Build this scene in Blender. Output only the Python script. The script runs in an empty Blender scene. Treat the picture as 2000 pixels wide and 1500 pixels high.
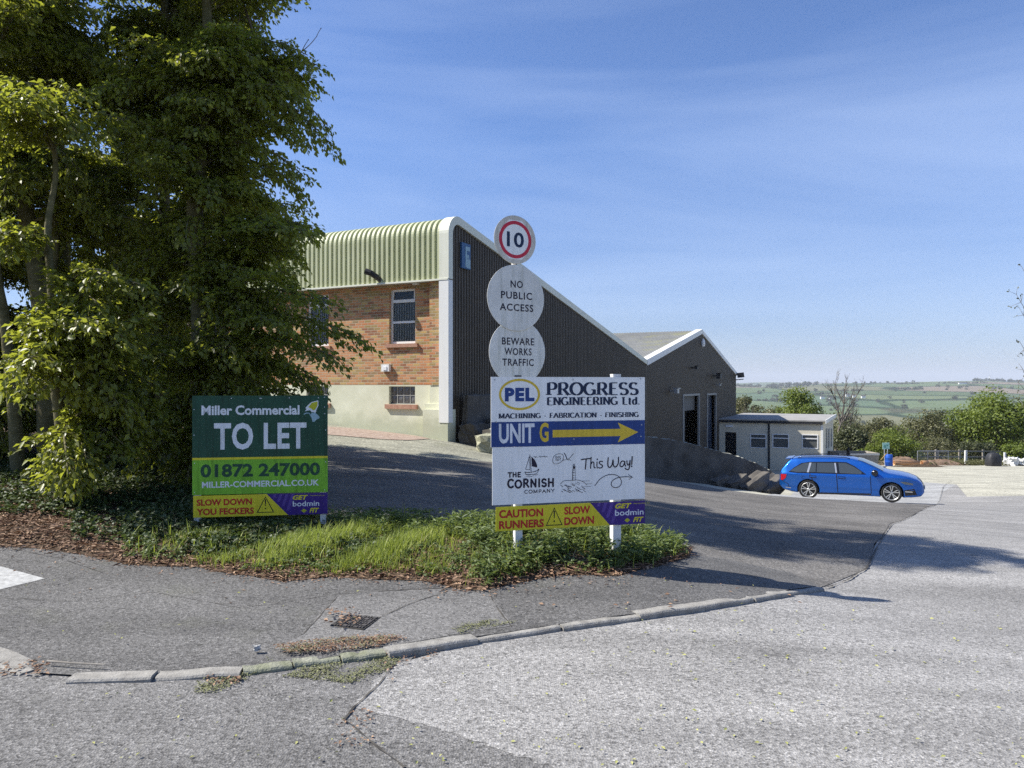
import bpy, bmesh, math, random
import numpy as np
from mathutils import Vector, Matrix
from mathutils.geometry import tessellate_polygon

S = bpy.context.scene
COL = S.collection
random.seed(7); RNG = np.random.default_rng(7)

# ---------------------------------------------------------------- camera, sky, sun, exposure
F, CX, CY, EYE = 1450.0, 1000.0, 750.0, 1.6
cam_data = bpy.data.cameras.new("camera")
cam_data.sensor_width = 36.0
cam_data.lens = 36.0 * F / 2000.0
cam_data.clip_start = 0.05
cam_data.clip_end = 60000.0
cam = bpy.data.objects.new("camera", cam_data)
COL.objects.link(cam)
cam.location = (0, 0, EYE)
cam.rotation_euler = (math.radians(90), 0, 0)
S.camera = cam

SUN_EL = math.radians(46.5)
SUN_H = Vector((-0.998, 0.065)).normalized()          # horizontal direction towards the sun
SUN_DIR = Vector((SUN_H.x * math.cos(SUN_EL), SUN_H.y * math.cos(SUN_EL), math.sin(SUN_EL)))
sun_data = bpy.data.lights.new("sun", "SUN")
sun_data.energy = 5.0
sun_data.angle = math.radians(0.53)
sun_data.color = (1.0, 0.955, 0.88)
sun = bpy.data.objects.new("sun", sun_data)
COL.objects.link(sun)
sun.rotation_euler = SUN_DIR.to_track_quat("Z", "Y").to_euler()

W = bpy.data.worlds.new("World"); S.world = W; W.use_nodes = True
nt = W.node_tree; nt.nodes.clear()
wo = nt.nodes.new("ShaderNodeOutputWorld")
bg = nt.nodes.new("ShaderNodeBackground"); bg.inputs[1].default_value = 0.072
sky = nt.nodes.new("ShaderNodeTexSky"); sky.sky_type = "NISHITA"; sky.sun_disc = False
sky.sun_elevation = SUN_EL
sky.sun_rotation = math.atan2(SUN_H.x, SUN_H.y)
sky.air_density = 1.0; sky.dust_density = 0.3; sky.ozone_density = 2.4; sky.altitude = 100
tc = nt.nodes.new("ShaderNodeTexCoord")
mp = nt.nodes.new("ShaderNodeMapping"); mp.inputs["Scale"].default_value = (0.9, 0.8, 5.0)
mp.inputs["Rotation"].default_value = (0.0, 0.12, 0.3)
nz = nt.nodes.new("ShaderNodeTexNoise"); nz.inputs["Scale"].default_value = 1.15; nz.inputs["Detail"].default_value = 4
nz.inputs["Roughness"].default_value = 0.55; nz.inputs["Distortion"].default_value = 0.6
rp = nt.nodes.new("ShaderNodeValToRGB")
rp.color_ramp.elements[0].position = 0.40; rp.color_ramp.elements[0].color = (0, 0, 0, 1)
rp.color_ramp.elements[1].position = 0.74; rp.color_ramp.elements[1].color = (0.24, 0.24, 0.24, 1)
mx = nt.nodes.new("ShaderNodeMix"); mx.data_type = "RGBA"; mx.inputs[7].default_value = (7.5, 8.8, 11.2, 1)
nt.links.new(tc.outputs["Generated"], mp.inputs[0]); nt.links.new(mp.outputs[0], nz.inputs["Vector"])
nt.links.new(nz.outputs[0], rp.inputs[0]); nt.links.new(rp.outputs[0], mx.inputs[0])
tn_ = nt.nodes.new("ShaderNodeMix"); tn_.data_type = "RGBA"; tn_.blend_type = "MULTIPLY"; tn_.inputs[0].default_value = 1.0; tn_.inputs[7].default_value = (0.82, 1.0, 1.36, 1)
se_ = nt.nodes.new("ShaderNodeSeparateXYZ"); nt.links.new(tc.outputs["Generated"], se_.inputs[0])
hr_ = nt.nodes.new("ShaderNodeValToRGB"); hr_.color_ramp.elements[0].position = 0.0; hr_.color_ramp.elements[0].color = (0.60, 0.68, 0.98, 1); hr_.color_ramp.elements[1].position = 0.30; hr_.color_ramp.elements[1].color = (0.86, 1.04, 1.40, 1)
nt.links.new(se_.outputs[2], hr_.inputs[0]); nt.links.new(hr_.outputs[0], tn_.inputs[7]); nt.links.new(sky.outputs[0], tn_.inputs[6]); nt.links.new(tn_.outputs[2], mx.inputs[6]); nt.links.new(mx.outputs[2], bg.inputs[0])
nt.links.new(bg.outputs[0], wo.inputs[0])

S.view_settings.view_transform = "Standard"; S.view_settings.look = "None"
S.view_settings.gamma = 1.0; S.view_settings.exposure = 0.75
S.cycles.max_bounces = 6; S.cycles.diffuse_bounces = 3; S.cycles.glossy_bounces = 3
S.cycles.transmission_bounces = 3; S.cycles.transparent_max_bounces = 6; S.cycles.volume_bounces = 0
S.cycles.use_denoising = False

# ---------------------------------------------------------------- helpers
def tag(o, label=None, cat=None, group=None, kind=None):
    if label: o["label"] = label
    if cat: o["category"] = cat
    if group: o["group"] = group
    if kind: o["kind"] = kind
    return o

def thing(name, loc, label, cat, group=None, rotz=0.0):
    o = bpy.data.objects.new(name, None); COL.objects.link(o)
    o.empty_display_size = 0.2
    o.location = loc; o.rotation_euler = (0, 0, rotz)
    return tag(o, label, cat, group)

def world_inv(p):
    m = Matrix.Identity(4); chain = []
    while p is not None:
        chain.append(p); p = p.parent
    for q in reversed(chain):
        m = m @ q.matrix_parent_inverse @ Matrix.LocRotScale(q.location, q.rotation_euler, q.scale)
    return m.inverted()

def link(name, me, mats=None, parent=None, local=False):
    o = bpy.data.objects.new(name, me); COL.objects.link(o)
    if mats is not None:
        for m in (mats if isinstance(mats, (list, tuple)) else [mats]): me.materials.append(m)
    if parent is not None:
        o.parent = parent
        if not local: o.matrix_parent_inverse = world_inv(parent)
    return o

class MB:
    def __init__(s): s.v = []; s.f = []; s.m = []; s.uv = []
    def face(s, pts, m=0, uv=None):
        b = len(s.v); s.v += [tuple(p) for p in pts]; s.f.append(tuple(range(b, b + len(pts)))); s.m.append(m)
        s.uv.append(uv if uv else [(0, 0)] * len(pts))
    def idx(s, verts, faces, m=0):
        b = len(s.v); s.v += [tuple(p) for p in verts]
        for f in faces: s.f.append(tuple(i + b for i in f)); s.m.append(m); s.uv.append([(0, 0)] * len(f))
    def box(s, o, ex, ey, ez, m=0):
        o, ex, ey, ez = Vector(o), Vector(ex), Vector(ey), Vector(ez)
        if ex.cross(ey).dot(ez) < 0: o, ex = o + ex, -ex
        p = [o, o + ex, o + ex + ey, o + ey, o + ez, o + ex + ez, o + ex + ey + ez, o + ey + ez]
        s.idx(p, [(3, 2, 1, 0), (4, 5, 6, 7), (0, 1, 5, 4), (1, 2, 6, 5), (2, 3, 7, 6), (3, 0, 4, 7)], m)
    def cbox(s, c, sx, sy, sz, m=0):
        s.box((c[0] - sx / 2, c[1] - sy / 2, c[2] - sz / 2), (sx, 0, 0), (0, sy, 0), (0, 0, sz), m)
    def tube(s, pts, rad, n=8, m=0, caps=True):
        pts = [Vector(p) for p in pts]; rings = []
        rad = rad if isinstance(rad, (list, tuple)) else [rad] * len(pts)
        ref = Vector((0, 0, 1))
        for i, p in enumerate(pts):
            d = (pts[min(i + 1, len(pts) - 1)] - pts[max(i - 1, 0)])
            if d.length < 1e-9: d = Vector((0, 0, 1))
            d.normalize()
            r = ref if abs(d.dot(ref)) < 0.95 else Vector((1, 0, 0))
            a = d.cross(r).normalized(); b = d.cross(a).normalized()
            rings.append([p + (a * math.cos(2 * math.pi * k / n) + b * math.sin(2 * math.pi * k / n)) * rad[i] for k in range(n)])
        vs = [q for r in rings for q in r]; fs = []
        for i in range(len(rings) - 1):
            for k in range(n):
                fs.append((i * n + k, i * n + (k + 1) % n, (i + 1) * n + (k + 1) % n, (i + 1) * n + k))
        if caps: fs.append(tuple(range(n))[::-1]); fs.append(tuple((len(rings) - 1) * n + k for k in range(n)))
        s.idx(vs, fs, m)
    def lathe(s, prof, o, ax, n=24, m=0):
        o = Vector(o); ax = Vector(ax).normalized()
        r = Vector((0, 0, 1)) if abs(ax.z) < 0.9 else Vector((1, 0, 0))
        a = ax.cross(r).normalized(); b = ax.cross(a).normalized()
        vs = []; k = len(prof)
        for i in range(n):
            t = 2 * math.pi * i / n; d = a * math.cos(t) + b * math.sin(t)
            for (rr, hh) in prof: vs.append(o + d * rr + ax * hh)
        fs = []
        for i in range(n):
            j = (i + 1) % n
            for q in range(k - 1): fs.append((i * k + q, i * k + q + 1, j * k + q + 1, j * k + q))
        s.idx(vs, fs, m)
    def build(s, name, mats, parent=None, smooth=False, local=False):
        me = bpy.data.meshes.new(name)
        me.from_pydata(s.v, [], s.f)
        me.polygons.foreach_set("material_index", s.m)
        uvl = me.uv_layers.new(name="UVMap")
        uvl.data.foreach_set("uv", [c for u in s.uv for p in u for c in p])
        if smooth: me.polygons.foreach_set("use_smooth", [True] * len(s.f))
        me.update()
        return link(name, me, mats, parent, local)

def np_mesh(name, verts, faces, tint=None, smooth=False):
    me = bpy.data.meshes.new(name)
    verts = np.asarray(verts, dtype=np.float32); faces = np.asarray(faces, dtype=np.int32)
    nf, k = faces.shape
    me.vertices.add(len(verts)); me.vertices.foreach_set("co", verts.ravel())
    me.loops.add(nf * k); me.loops.foreach_set("vertex_index", faces.ravel())
    me.polygons.add(nf); me.polygons.foreach_set("loop_start", np.arange(0, nf * k, k, dtype=np.int32))
    if smooth: me.polygons.foreach_set("use_smooth", np.ones(nf, dtype=bool))
    if tint is not None:
        a = me.attributes.new("tint", "FLOAT", "POINT"); a.data.foreach_set("value", np.asarray(tint, dtype=np.float32))
    me.update(calc_edges=True); me.validate()
    return me

def join_np(parts):
    """[(verts, faces, tint)] -> one"""
    V, Fc, T, b = [], [], [], 0
    for v, f, t in parts:
        V.append(v); Fc.append(np.asarray(f) + b); T.append(t); b += len(v)
    return np.concatenate(V), np.concatenate(Fc), np.concatenate(T)

# ---------------------------------------------------------------- materials
def mat(name, col=(0.5, 0.5, 0.5), rough=0.7, metal=0.0, spec=0.3, coat=0.0):
    m = bpy.data.materials.new(name); m.use_nodes = True
    b = m.node_tree.nodes["Principled BSDF"]
    b.inputs["Base Color"].default_value = (*col, 1); b.inputs["Roughness"].default_value = rough
    b.inputs["Metallic"].default_value = metal; b.inputs["Specular IOR Level"].default_value = spec
    b.inputs["Coat Weight"].default_value = coat
    return m

class NT:
    def __init__(s, m): s.t = m.node_tree; s.b = s.t.nodes["Principled BSDF"]
    def n(s, kind, **kw):
        x = s.t.nodes.new(kind)
        for k, v in kw.items():
            if k in x.inputs: x.inputs[k].default_value = v
            else: setattr(x, k, v)
        return x
    def l(s, a, b): s.t.links.new(a, b)
    def pos(s, scale=(1, 1, 1), rot=(0, 0, 0), src="Object"):
        t = s.n("ShaderNodeTexCoord"); m = s.n("ShaderNodeMapping")
        m.inputs["Scale"].default_value = scale; m.inputs["Rotation"].default_value = rot
        s.l(t.outputs[src], m.inputs[0]); return m.outputs[0]
    def noise(s, vec, scale, detail=4, rough=0.55, dist=0.0):
        x = s.n("ShaderNodeTexNoise"); x.inputs["Scale"].default_value = scale; x.inputs["Detail"].default_value = detail
        x.inputs["Roughness"].default_value = rough; x.inputs["Distortion"].default_value = dist
        s.l(vec, x.inputs["Vector"]); return x.outputs[0]
    def voro(s, vec, scale, feature="F1", out="Distance", rnd=1.0):
        x = s.n("ShaderNodeTexVoronoi"); x.feature = feature; x.inputs["Scale"].default_value = scale
        x.inputs["Randomness"].default_value = rnd
        s.l(vec, x.inputs["Vector"]); return x.outputs[out]
    def ramp(s, fac, stops, interp="LINEAR"):
        r = s.n("ShaderNodeValToRGB"); r.color_ramp.interpolation = interp
        while len(r.color_ramp.elements) < len(stops): r.color_ramp.elements.new(0.5)
        for e, (p, c) in zip(r.color_ramp.elements, stops):
            e.position = p; e.color = (*c, 1) if len(c) == 3 else c
        s.l(fac, r.inputs[0]); return r.outputs[0]
    def mix(s, fac, a, b, mode="MIX"):
        x = s.n("ShaderNodeMix"); x.data_type = "RGBA"; x.blend_type = mode
        for v, k in ((fac, 0), (a, 6), (b, 7)):
            if hasattr(v, "is_linked") or hasattr(v, "links"): s.l(v, x.inputs[k])
            elif k == 0: x.inputs[0].default_value = v
            else: x.inputs[k].default_value = (*v, 1)
        return x.outputs[2]
    def bump(s, h, strength=0.4, dist=0.01):
        x = s.n("ShaderNodeBump"); x.inputs["Strength"].default_value = strength; x.inputs["Distance"].default_value = dist
        s.l(h, x.inputs["Height"]); s.l(x.outputs[0], s.b.inputs["Normal"])
    def col(s, c): s.l(c, s.b.inputs["Base Color"])

def g(v): return (v, v, v)

def asphalt(name, dark, mid, light, grain=95.0, tone=(0.8, 1.2), warm=(1, 1, 1), moss=0.0, bump=0.5):
    m = mat(name, rough=0.9, spec=0.2); n = NT(m); p = n.pos()
    c = n.voro(p, grain, out="Color")
    sep = n.n("ShaderNodeSeparateColor"); n.l(c, sep.inputs[0])
    col = n.ramp(sep.outputs[0], [(0.0, [dark * w for w in warm]), (0.38, [mid * w for w in warm]), (0.8, [mid * 1.15 * w for w in warm]), (1.0, [light * w for w in warm])])
    f = n.noise(p, grain * 0.4, 3)
    col = n.mix(0.5, col, n.ramp(f, [(0.3, g(0.55)), (0.7, g(1.35))]), "MULTIPLY")
    big = n.noise(p, 0.55, 5, 0.6)
    col = n.mix(1.0, col, n.ramp(big, [(0.3, g(tone[0])), (0.7, g(tone[1]))]), "MULTIPLY")
    st = n.noise(n.pos((0.35, 1.6, 1), (0, 0, 0.35)), 1.1, 4, 0.6)
    col = n.mix(1.0, col, n.ramp(st, [(0.35, g(0.80)), (0.65, g(1.10))]), "MULTIPLY")
    sp_ = n.noise(p, 2.4, 7, 0.75); col = n.mix(1.0, col, n.ramp(sp_, [(0.28, g(0.62)), (0.42, g(1.0)), (1.0, g(1.06))]), "MULTIPLY")
    if moss > 0:
        k = n.ramp(n.noise(p, 1.3, 6, 0.65), [(0.56, g(0)), (0.72, g(moss))])
        col = n.mix(k, col, (0.13, 0.14, 0.05))
    n.col(col)
    h = n.mix(0.5, n.voro(p, grain), f)
    n.bump(h, bump, 0.012)
    return m

M = {}
M["road"] = asphalt("road_chippings", 0.13, 0.275, 0.45, 90, (0.84, 1.12), (1.03, 1.0, 0.945), bump=0.7)
M["pave"] = asphalt("pavement_asphalt", 0.055, 0.128, 0.235, 105, (0.82, 1.16), (1.03, 1, 0.95), 0.15, bump=0.7)
M["patch"] = asphalt("pavement_patch_asphalt", 0.085, 0.175, 0.29, 105, (0.88, 1.12), (1.03, 1, 0.95), bump=0.6)
M["drive"] = asphalt("driveway_asphalt", 0.052, 0.136, 0.27, 80, (0.75, 1.25), (1.06, 1, 0.91), 0.0, bump=0.6)
M["road_dark"] = asphalt("worn_road_asphalt", 0.08, 0.175, 0.30, 95, (0.78, 1.2), (1.03, 1, 0.95), 0.12, bump=0.8)
M["apron"] = asphalt("gravel_apron", 0.13, 0.27, 0.44, 40, (0.85, 1.2), (1.02, 1.0, 0.78), 0.3)
M["yard"] = asphalt("pale_yard_gravel", 0.22, 0.40, 0.55, 30, (0.82, 1.15), (1.04, 1.0, 0.80), 0.0)
M["yard2"] = asphalt("yard_concrete", 0.2, 0.34, 0.45, 40, (0.85, 1.12), (1.0, 1.0, 0.97), 0.0)

def simple_noise(name, c1, c2, scale, rough=0.8, bump=0.0, bscale=None, spec=0.25, src="Object", detail=5, metal=0.0):
    m = mat(name, rough=rough, spec=spec, metal=metal); n = NT(m); p = n.pos(src=src)
    f = n.noise(p, scale, detail, 0.6)
    n.col(n.ramp(f, [(0.3, c1), (0.7, c2)]))
    if bump: n.bump(n.noise(p, bscale or scale * 3, 4), bump, 0.02)
    return m

M["soil"] = simple_noise("verge_soil", (0.04, 0.027, 0.016), (0.12, 0.08, 0.05), 9, 0.95, 0.6, 30)
M["litter_bed"] = simple_noise("leaf_litter_bed", (0.10, 0.05, 0.028), (0.27, 0.16, 0.10), 22, 0.95, 0.8, 60)
M["redsoil"] = simple_noise("red_weedy_soil", (0.24, 0.17, 0.13), (0.42, 0.34, 0.28), 9, 0.95, 0.5, 60)
M["moss"] = simple_noise("moss", (0.10, 0.12, 0.04), (0.22, 0.25, 0.10), 30, 0.95, 0.7, 60)
M["kerb"] = simple_noise("kerb_concrete", (0.20, 0.19, 0.17), (0.36, 0.345, 0.31), 16, 0.9, 0.4, 90)
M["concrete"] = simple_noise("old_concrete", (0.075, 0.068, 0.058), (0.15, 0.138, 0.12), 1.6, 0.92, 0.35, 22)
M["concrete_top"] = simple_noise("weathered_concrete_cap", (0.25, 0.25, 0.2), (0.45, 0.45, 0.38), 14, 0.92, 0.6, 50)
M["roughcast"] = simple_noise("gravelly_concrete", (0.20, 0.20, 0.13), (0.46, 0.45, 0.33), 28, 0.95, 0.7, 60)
M["seam"] = simple_noise("dark_seam", (0.035, 0.033, 0.03), (0.11, 0.10, 0.085), 14, 0.95)
M["whitepaint"] = simple_noise("worn_white_paint", (0.28, 0.28, 0.27), (0.52, 0.52, 0.50), 25, 0.8, 0.2, 90)
M["iron"] = simple_noise("cast_iron", (0.035, 0.033, 0.03), (0.11, 0.10, 0.095), 30, 0.6, spec=0.4)

def brick_mat():
    m = mat("multi_brick", rough=0.9, spec=0.15); n = NT(m)
    t = n.n("ShaderNodeTexCoord")
    b = n.n("ShaderNodeTexBrick"); b.offset = 0.5
    b.inputs["Color1"].default_value = (0, 0, 0, 1); b.inputs["Color2"].default_value = (1, 1, 1, 1)
    b.inputs["Mortar"].default_value = (0.5, 0.5, 0.5, 1)
    b.inputs["Scale"].default_value = 1.0; b.inputs["Brick Width"].default_value = 0.225; b.inputs["Row Height"].default_value = 0.075
    b.inputs["Mortar Size"].default_value = 0.0075; b.inputs["Mortar Smooth"].default_value = 0.15; b.inputs["Bias"].default_value = 0.0
    n.l(t.outputs["UV"], b.inputs["Vector"])
    col = n.ramp(b.outputs["Color"], [(0.0, (0.30, 0.13, 0.075)), (0.16, (0.50, 0.21, 0.095)), (0.34, (0.34, 0.24, 0.10)), (0.5, (0.52, 0.35, 0.14)), (0.64, (0.56, 0.27, 0.14)), (0.8, (0.50, 0.22, 0.11)), (0.92, (0.27, 0.18, 0.10))], "CONSTANT")
    zone = n.noise(t.outputs["UV"], 0.9, 3)
    col = n.mix(n.ramp(zone, [(0.4, g(0)), (0.62, g(0.30))]), col, (0.50, 0.35, 0.16))
    fine = n.noise(t.outputs["UV"], 40, 4)
    col = n.mix(0.6, col, n.ramp(fine, [(0.3, g(0.7)), (0.7, g(1.2))]), "MULTIPLY")
    col = n.mix(b.outputs["Fac"], col, (0.44, 0.38, 0.28))
    n.col(col)
    inv = n.n("ShaderNodeMath", operation="SUBTRACT"); inv.inputs[0].default_value = 1.0; n.l(b.outputs["Fac"], inv.inputs[1])
    n.bump(inv.outputs[0], 0.6, 0.008)
    return m
M["brick"] = brick_mat()
M["sill"] = simple_noise("brick_sill", (0.32, 0.15, 0.10), (0.48, 0.30, 0.21), 12, 0.85)

def render_mat():
    m = mat("cream_render", rough=0.9, spec=0.15); n = NT(m); p = n.pos()
    f = n.noise(p, 1.6, 6, 0.65)
    col = n.ramp(f, [(0.3, (0.58, 0.58, 0.43)), (0.7, (0.70, 0.70, 0.55))])
    geo = n.n("ShaderNodeNewGeometry"); sx = n.n("ShaderNodeSeparateXYZ"); n.l(geo.outputs["Position"], sx.inputs[0])
    # splash-back dirt with an uneven top edge along the foot of the wall
    a = n.n("ShaderNodeMath", operation="ADD"); n.l(sx.outputs[2], a.inputs[0])
    sc = n.n("ShaderNodeMath", operation="MULTIPLY"); n.l(n.noise(p, 2.6, 5, 0.7), sc.inputs[0]); sc.inputs[1].default_value = -0.9; n.l(sc.outputs[0], a.inputs[1])
    k = n.ramp(a.outputs[0], [(0.0, g(0.5)), (0.35, g(0.0))])
    col = n.mix(k, col, (0.33, 0.35, 0.24))
    n.col(col); n.bump(n.noise(p, 60, 3), 0.15, 0.01)
    return m
M["render"] = render_mat()

def clad_mat(name, c1, c2, scale=2.0, rough=0.55, streak=0.35, lichen=None):
    m = mat(name, rough=rough, spec=0.35); n = NT(m)
    f = n.noise(n.pos((1, 1, 0.12)), scale * 4, 5, 0.65); f2 = n.noise(n.pos(), scale * 0.5, 4)
    col = n.ramp(n.mix(0.4, f, f2), [(0.32, c1), (0.68, c2)])
    if lichen:
        k = n.ramp(n.noise(n.pos(), 0.55, 6, 0.7), [(0.52, g(0)), (0.64, g(0.55))]); col = n.mix(k, col, lichen)
        k = n.ramp(n.noise(n.pos(), 3.5, 5, 0.7), [(0.55, g(0)), (0.7, g(0.35))]); col = n.mix(k, col, (0.13, 0.13, 0.10))
    n.col(col); return m
M["clad_green"] = clad_mat("pale_green_cladding", (0.42, 0.44, 0.265), (0.53, 0.55, 0.35))
M["clad_dark"] = clad_mat("dark_brown_cladding", (0.050, 0.038, 0.025), (0.088, 0.069, 0.048))
M["clad_dark2"] = clad_mat("dark_grey_brown_cladding", (0.050, 0.038, 0.026), (0.084, 0.066, 0.047))
M["roof_fibre"] = clad_mat("fibre_cement_roof", (0.17, 0.17, 0.155), (0.31, 0.31, 0.285), 1.5, 0.9, lichen=(0.32, 0.31, 0.13))
M["trim"] = clad_mat("cream_trim", (0.66, 0.67, 0.55), (0.78, 0.78, 0.66), 0.8, 0.5)
M["trim_white"] = clad_mat("white_trim", (0.72, 0.72, 0.69), (0.82, 0.82, 0.79), 0.8, 0.5)
M["trim_grey"] = clad_mat("grey_trim", (0.24, 0.24, 0.23), (0.33, 0.33, 0.31), 0.8, 0.6)
M["upvc"] = mat("white_upvc", (0.78, 0.78, 0.77), 0.35, spec=0.5)
M["glass"] = mat("window_glass", (0.025, 0.028, 0.03), 0.06, spec=0.7)
M["blind"] = simple_noise("vertical_blind", (0.55, 0.54, 0.52), (0.72, 0.71, 0.68), 2.0, 0.8)
M["gblock"] = simple_noise("glass_block", (0.04, 0.04, 0.045), (0.15, 0.145, 0.14), 9, 0.15, 0.6, 14, spec=0.6)
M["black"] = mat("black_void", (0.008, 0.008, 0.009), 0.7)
M["darkpaint"] = simple_noise("dark_painted_metal", (0.02, 0.02, 0.022), (0.045, 0.045, 0.047), 4, 0.5)
M["greydoor"] = simple_noise("grey_door_panel", (0.09, 0.09, 0.09), (0.14, 0.14, 0.135), 2, 0.6)
M["reflectdoor"] = mat("door_blue_reflection", (0.04, 0.055, 0.085), 0.25, spec=0.6)  # bluish reflection in the dark door, put into its base colour
M["cabin"] = simple_noise("cream_cabin_panel", (0.60, 0.55, 0.43), (0.68, 0.63, 0.50), 1.2, 0.7)
M["cabinroof"] = simple_noise("cabin_roof_felt", (0.24, 0.235, 0.22), (0.36, 0.35, 0.33), 1.1, 0.85)
M["steel"] = mat("galvanised_steel", (0.45, 0.46, 0.47), 0.45, metal=0.7)
M["post"] = simple_noise("white_painted_post", (0.58, 0.58, 0.56), (0.74, 0.74, 0.72), 9, 0.7)
M["greypole"] = simple_noise("grey_pole", (0.25, 0.25, 0.25), (0.36, 0.36, 0.35), 12, 0.5)
M["timber"] = simple_noise("grey_timber", (0.20, 0.18, 0.15), (0.36, 0.33, 0.28), 7, 0.9)

def flat(name, c, rough=0.5, dirt=0.10):
    m = mat(name, c, rough, spec=0.3); n = NT(m); p = n.pos()
    f = n.noise(p, 5, 6, 0.65); f2 = n.noise(n.pos((26, 26, 1.6)), 1, 5, 0.7)
    col = n.mix(1.0, c, n.ramp(f, [(0.3, g(1 - dirt)), (0.7, g(1 + dirt * 0.4))]), "MULTIPLY")
    n.col(n.mix(1.0, col, n.ramp(f2, [(0.30, (1 - 2.2 * dirt, 1 - 2.1 * dirt, 1 - 2.3 * dirt)), (0.52, g(1))]), "MULTIPLY"))
    return m
M["s_white"] = flat("sign_white", (0.86, 0.87, 0.85), 0.5, 0.05)
M["s_disc"] = flat("disc_white", (0.70, 0.70, 0.66), 0.45, 0.12)
M["s_disc2"] = flat("disc_beige", (0.62, 0.59, 0.52), 0.45, 0.15)
M["s_green"] = flat("sign_dark_green", (0.016, 0.075, 0.045), 0.4, 0.2)
M["s_lime"] = flat("sign_lime", (0.20, 0.48, 0.035), 0.4, 0.2)
M["s_yellow"] = flat("sign_yellow", (0.72, 0.62, 0.03), 0.4)
M["s_gold"] = flat("sign_gold", (0.70, 0.50, 0.045), 0.4)
M["s_blue"] = flat("sign_blue", (0.018, 0.055, 0.22), 0.4)
M["s_purple"] = flat("sign_purple", (0.045, 0.016, 0.20), 0.4)
M["s_lilac"] = flat("sign_lilac", (0.10, 0.055, 0.30), 0.4)
M["s_red"] = flat("sign_red", (0.50, 0.02, 0.02), 0.4)
M["s_ringred"] = flat("sign_ring_red", (0.56, 0.03, 0.06), 0.4)
M["s_navy"] = flat("sign_navy", (0.008, 0.022, 0.065), 0.4)
M["s_ink"] = flat("sign_ink", (0.012, 0.01, 0.03), 0.5)
M["s_black"] = flat("sign_black", (0.012, 0.012, 0.012), 0.5)
M["s_lbl"] = flat("sign_pale_lettering", (0.76, 0.79, 0.83), 0.5)
M["s_paleblue"] = flat("sign_pale_blue", (0.30, 0.45, 0.52), 0.5)
M["s_midblue"] = flat("sign_mid_blue", (0.05, 0.13, 0.27), 0.5)
M["s_olive"] = flat("sign_olive", (0.48, 0.48, 0.03), 0.5)

def leaf_mat(name, c1, c2, trans, tw=0.45, rough=0.55):
    m = bpy.data.materials.new(name); m.use_nodes = True; t = m.node_tree
    b = t.nodes["Principled BSDF"]; out = t.nodes["Material Output"]
    a = t.nodes.new("ShaderNodeAttribute"); a.attribute_name = "tint"
    r = t.nodes.new("ShaderNodeValToRGB")
    r.color_ramp.elements[0].color = (*c1, 1); r.color_ramp.elements[1].color = (*c2, 1)
    t.links.new(a.outputs["Fac"], r.inputs[0]); t.links.new(r.outputs[0], b.inputs["Base Color"])
    b.inputs["Roughness"].default_value = rough; b.inputs["Specular IOR Level"].default_value = 0.5
    tr = t.nodes.new("ShaderNodeBsdfTranslucent")
    r2 = t.nodes.new("ShaderNodeValToRGB")
    r2.color_ramp.elements[0].color = (*[x * 0.8 for x in trans], 1); r2.color_ramp.elements[1].color = (*[x * 1.2 for x in trans], 1)
    t.links.new(a.outputs["Fac"], r2.inputs[0]); t.links.new(r2.outputs[0], tr.inputs[0])
    mx = t.nodes.new("ShaderNodeMixShader"); mx.inputs[0].default_value = tw
    t.links.new(b.outputs[0], mx.inputs[1]); t.links.new(tr.outputs[0], mx.inputs[2]); t.links.new(mx.outputs[0], out.inputs[0])
    return m
M["leaf"] = leaf_mat("beech_leaf", (0.085, 0.10, 0.014), (0.24, 0.265, 0.04), (0.42, 0.46, 0.045), 0.45, 0.42)
M["grass"] = leaf_mat("grass_blade", (0.16, 0.22, 0.025), (0.44, 0.47, 0.11), (0.36, 0.44, 0.06), 0.4)
M["ivy"] = leaf_mat("ivy_leaf", (0.03, 0.055, 0.015), (0.09, 0.12, 0.04), (0.08, 0.12, 0.02), 0.25)
M["weed"] = leaf_mat("weed_leaf", (0.06, 0.10, 0.025), (0.18, 0.23, 0.075), (0.18, 0.24, 0.05), 0.35)
M["litter"] = leaf_mat("dry_leaf", (0.12, 0.055, 0.03), (0.40, 0.26, 0.16), (0.15, 0.08, 0.04), 0.1, 0.8)
M["yleaf"] = leaf_mat("fallen_catkin", (0.30, 0.32, 0.08), (0.45, 0.44, 0.16), (0.2, 0.2, 0.05), 0.1, 0.8)
M["farleaf"] = leaf_mat("spring_green_leaf", (0.07, 0.105, 0.012), (0.20, 0.25, 0.03), (0.22, 0.28, 0.03), 0.4)
M["olive"] = leaf_mat("olive_scrub_leaf", (0.075, 0.08, 0.03), (0.20, 0.195, 0.09), (0.15, 0.16, 0.05), 0.35)
M["darkleaf"] = leaf_mat("dark_scrub_leaf", (0.04, 0.052, 0.018), (0.11, 0.12, 0.045), (0.09, 0.11, 0.03), 0.3)
M["mossleaf"] = leaf_mat("moss_tuft", (0.15, 0.16, 0.07), (0.25, 0.255, 0.13), (0.1, 0.1, 0.04), 0.1, 0.9)
M["bark"] = simple_noise("mossy_bark", (0.075, 0.07, 0.03), (0.18, 0.16, 0.08), 8, 0.9, 0.6, 25)
M["twig"] = simple_noise("grey_twig", (0.10, 0.085, 0.07), (0.20, 0.175, 0.15), 8, 0.9)
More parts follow.
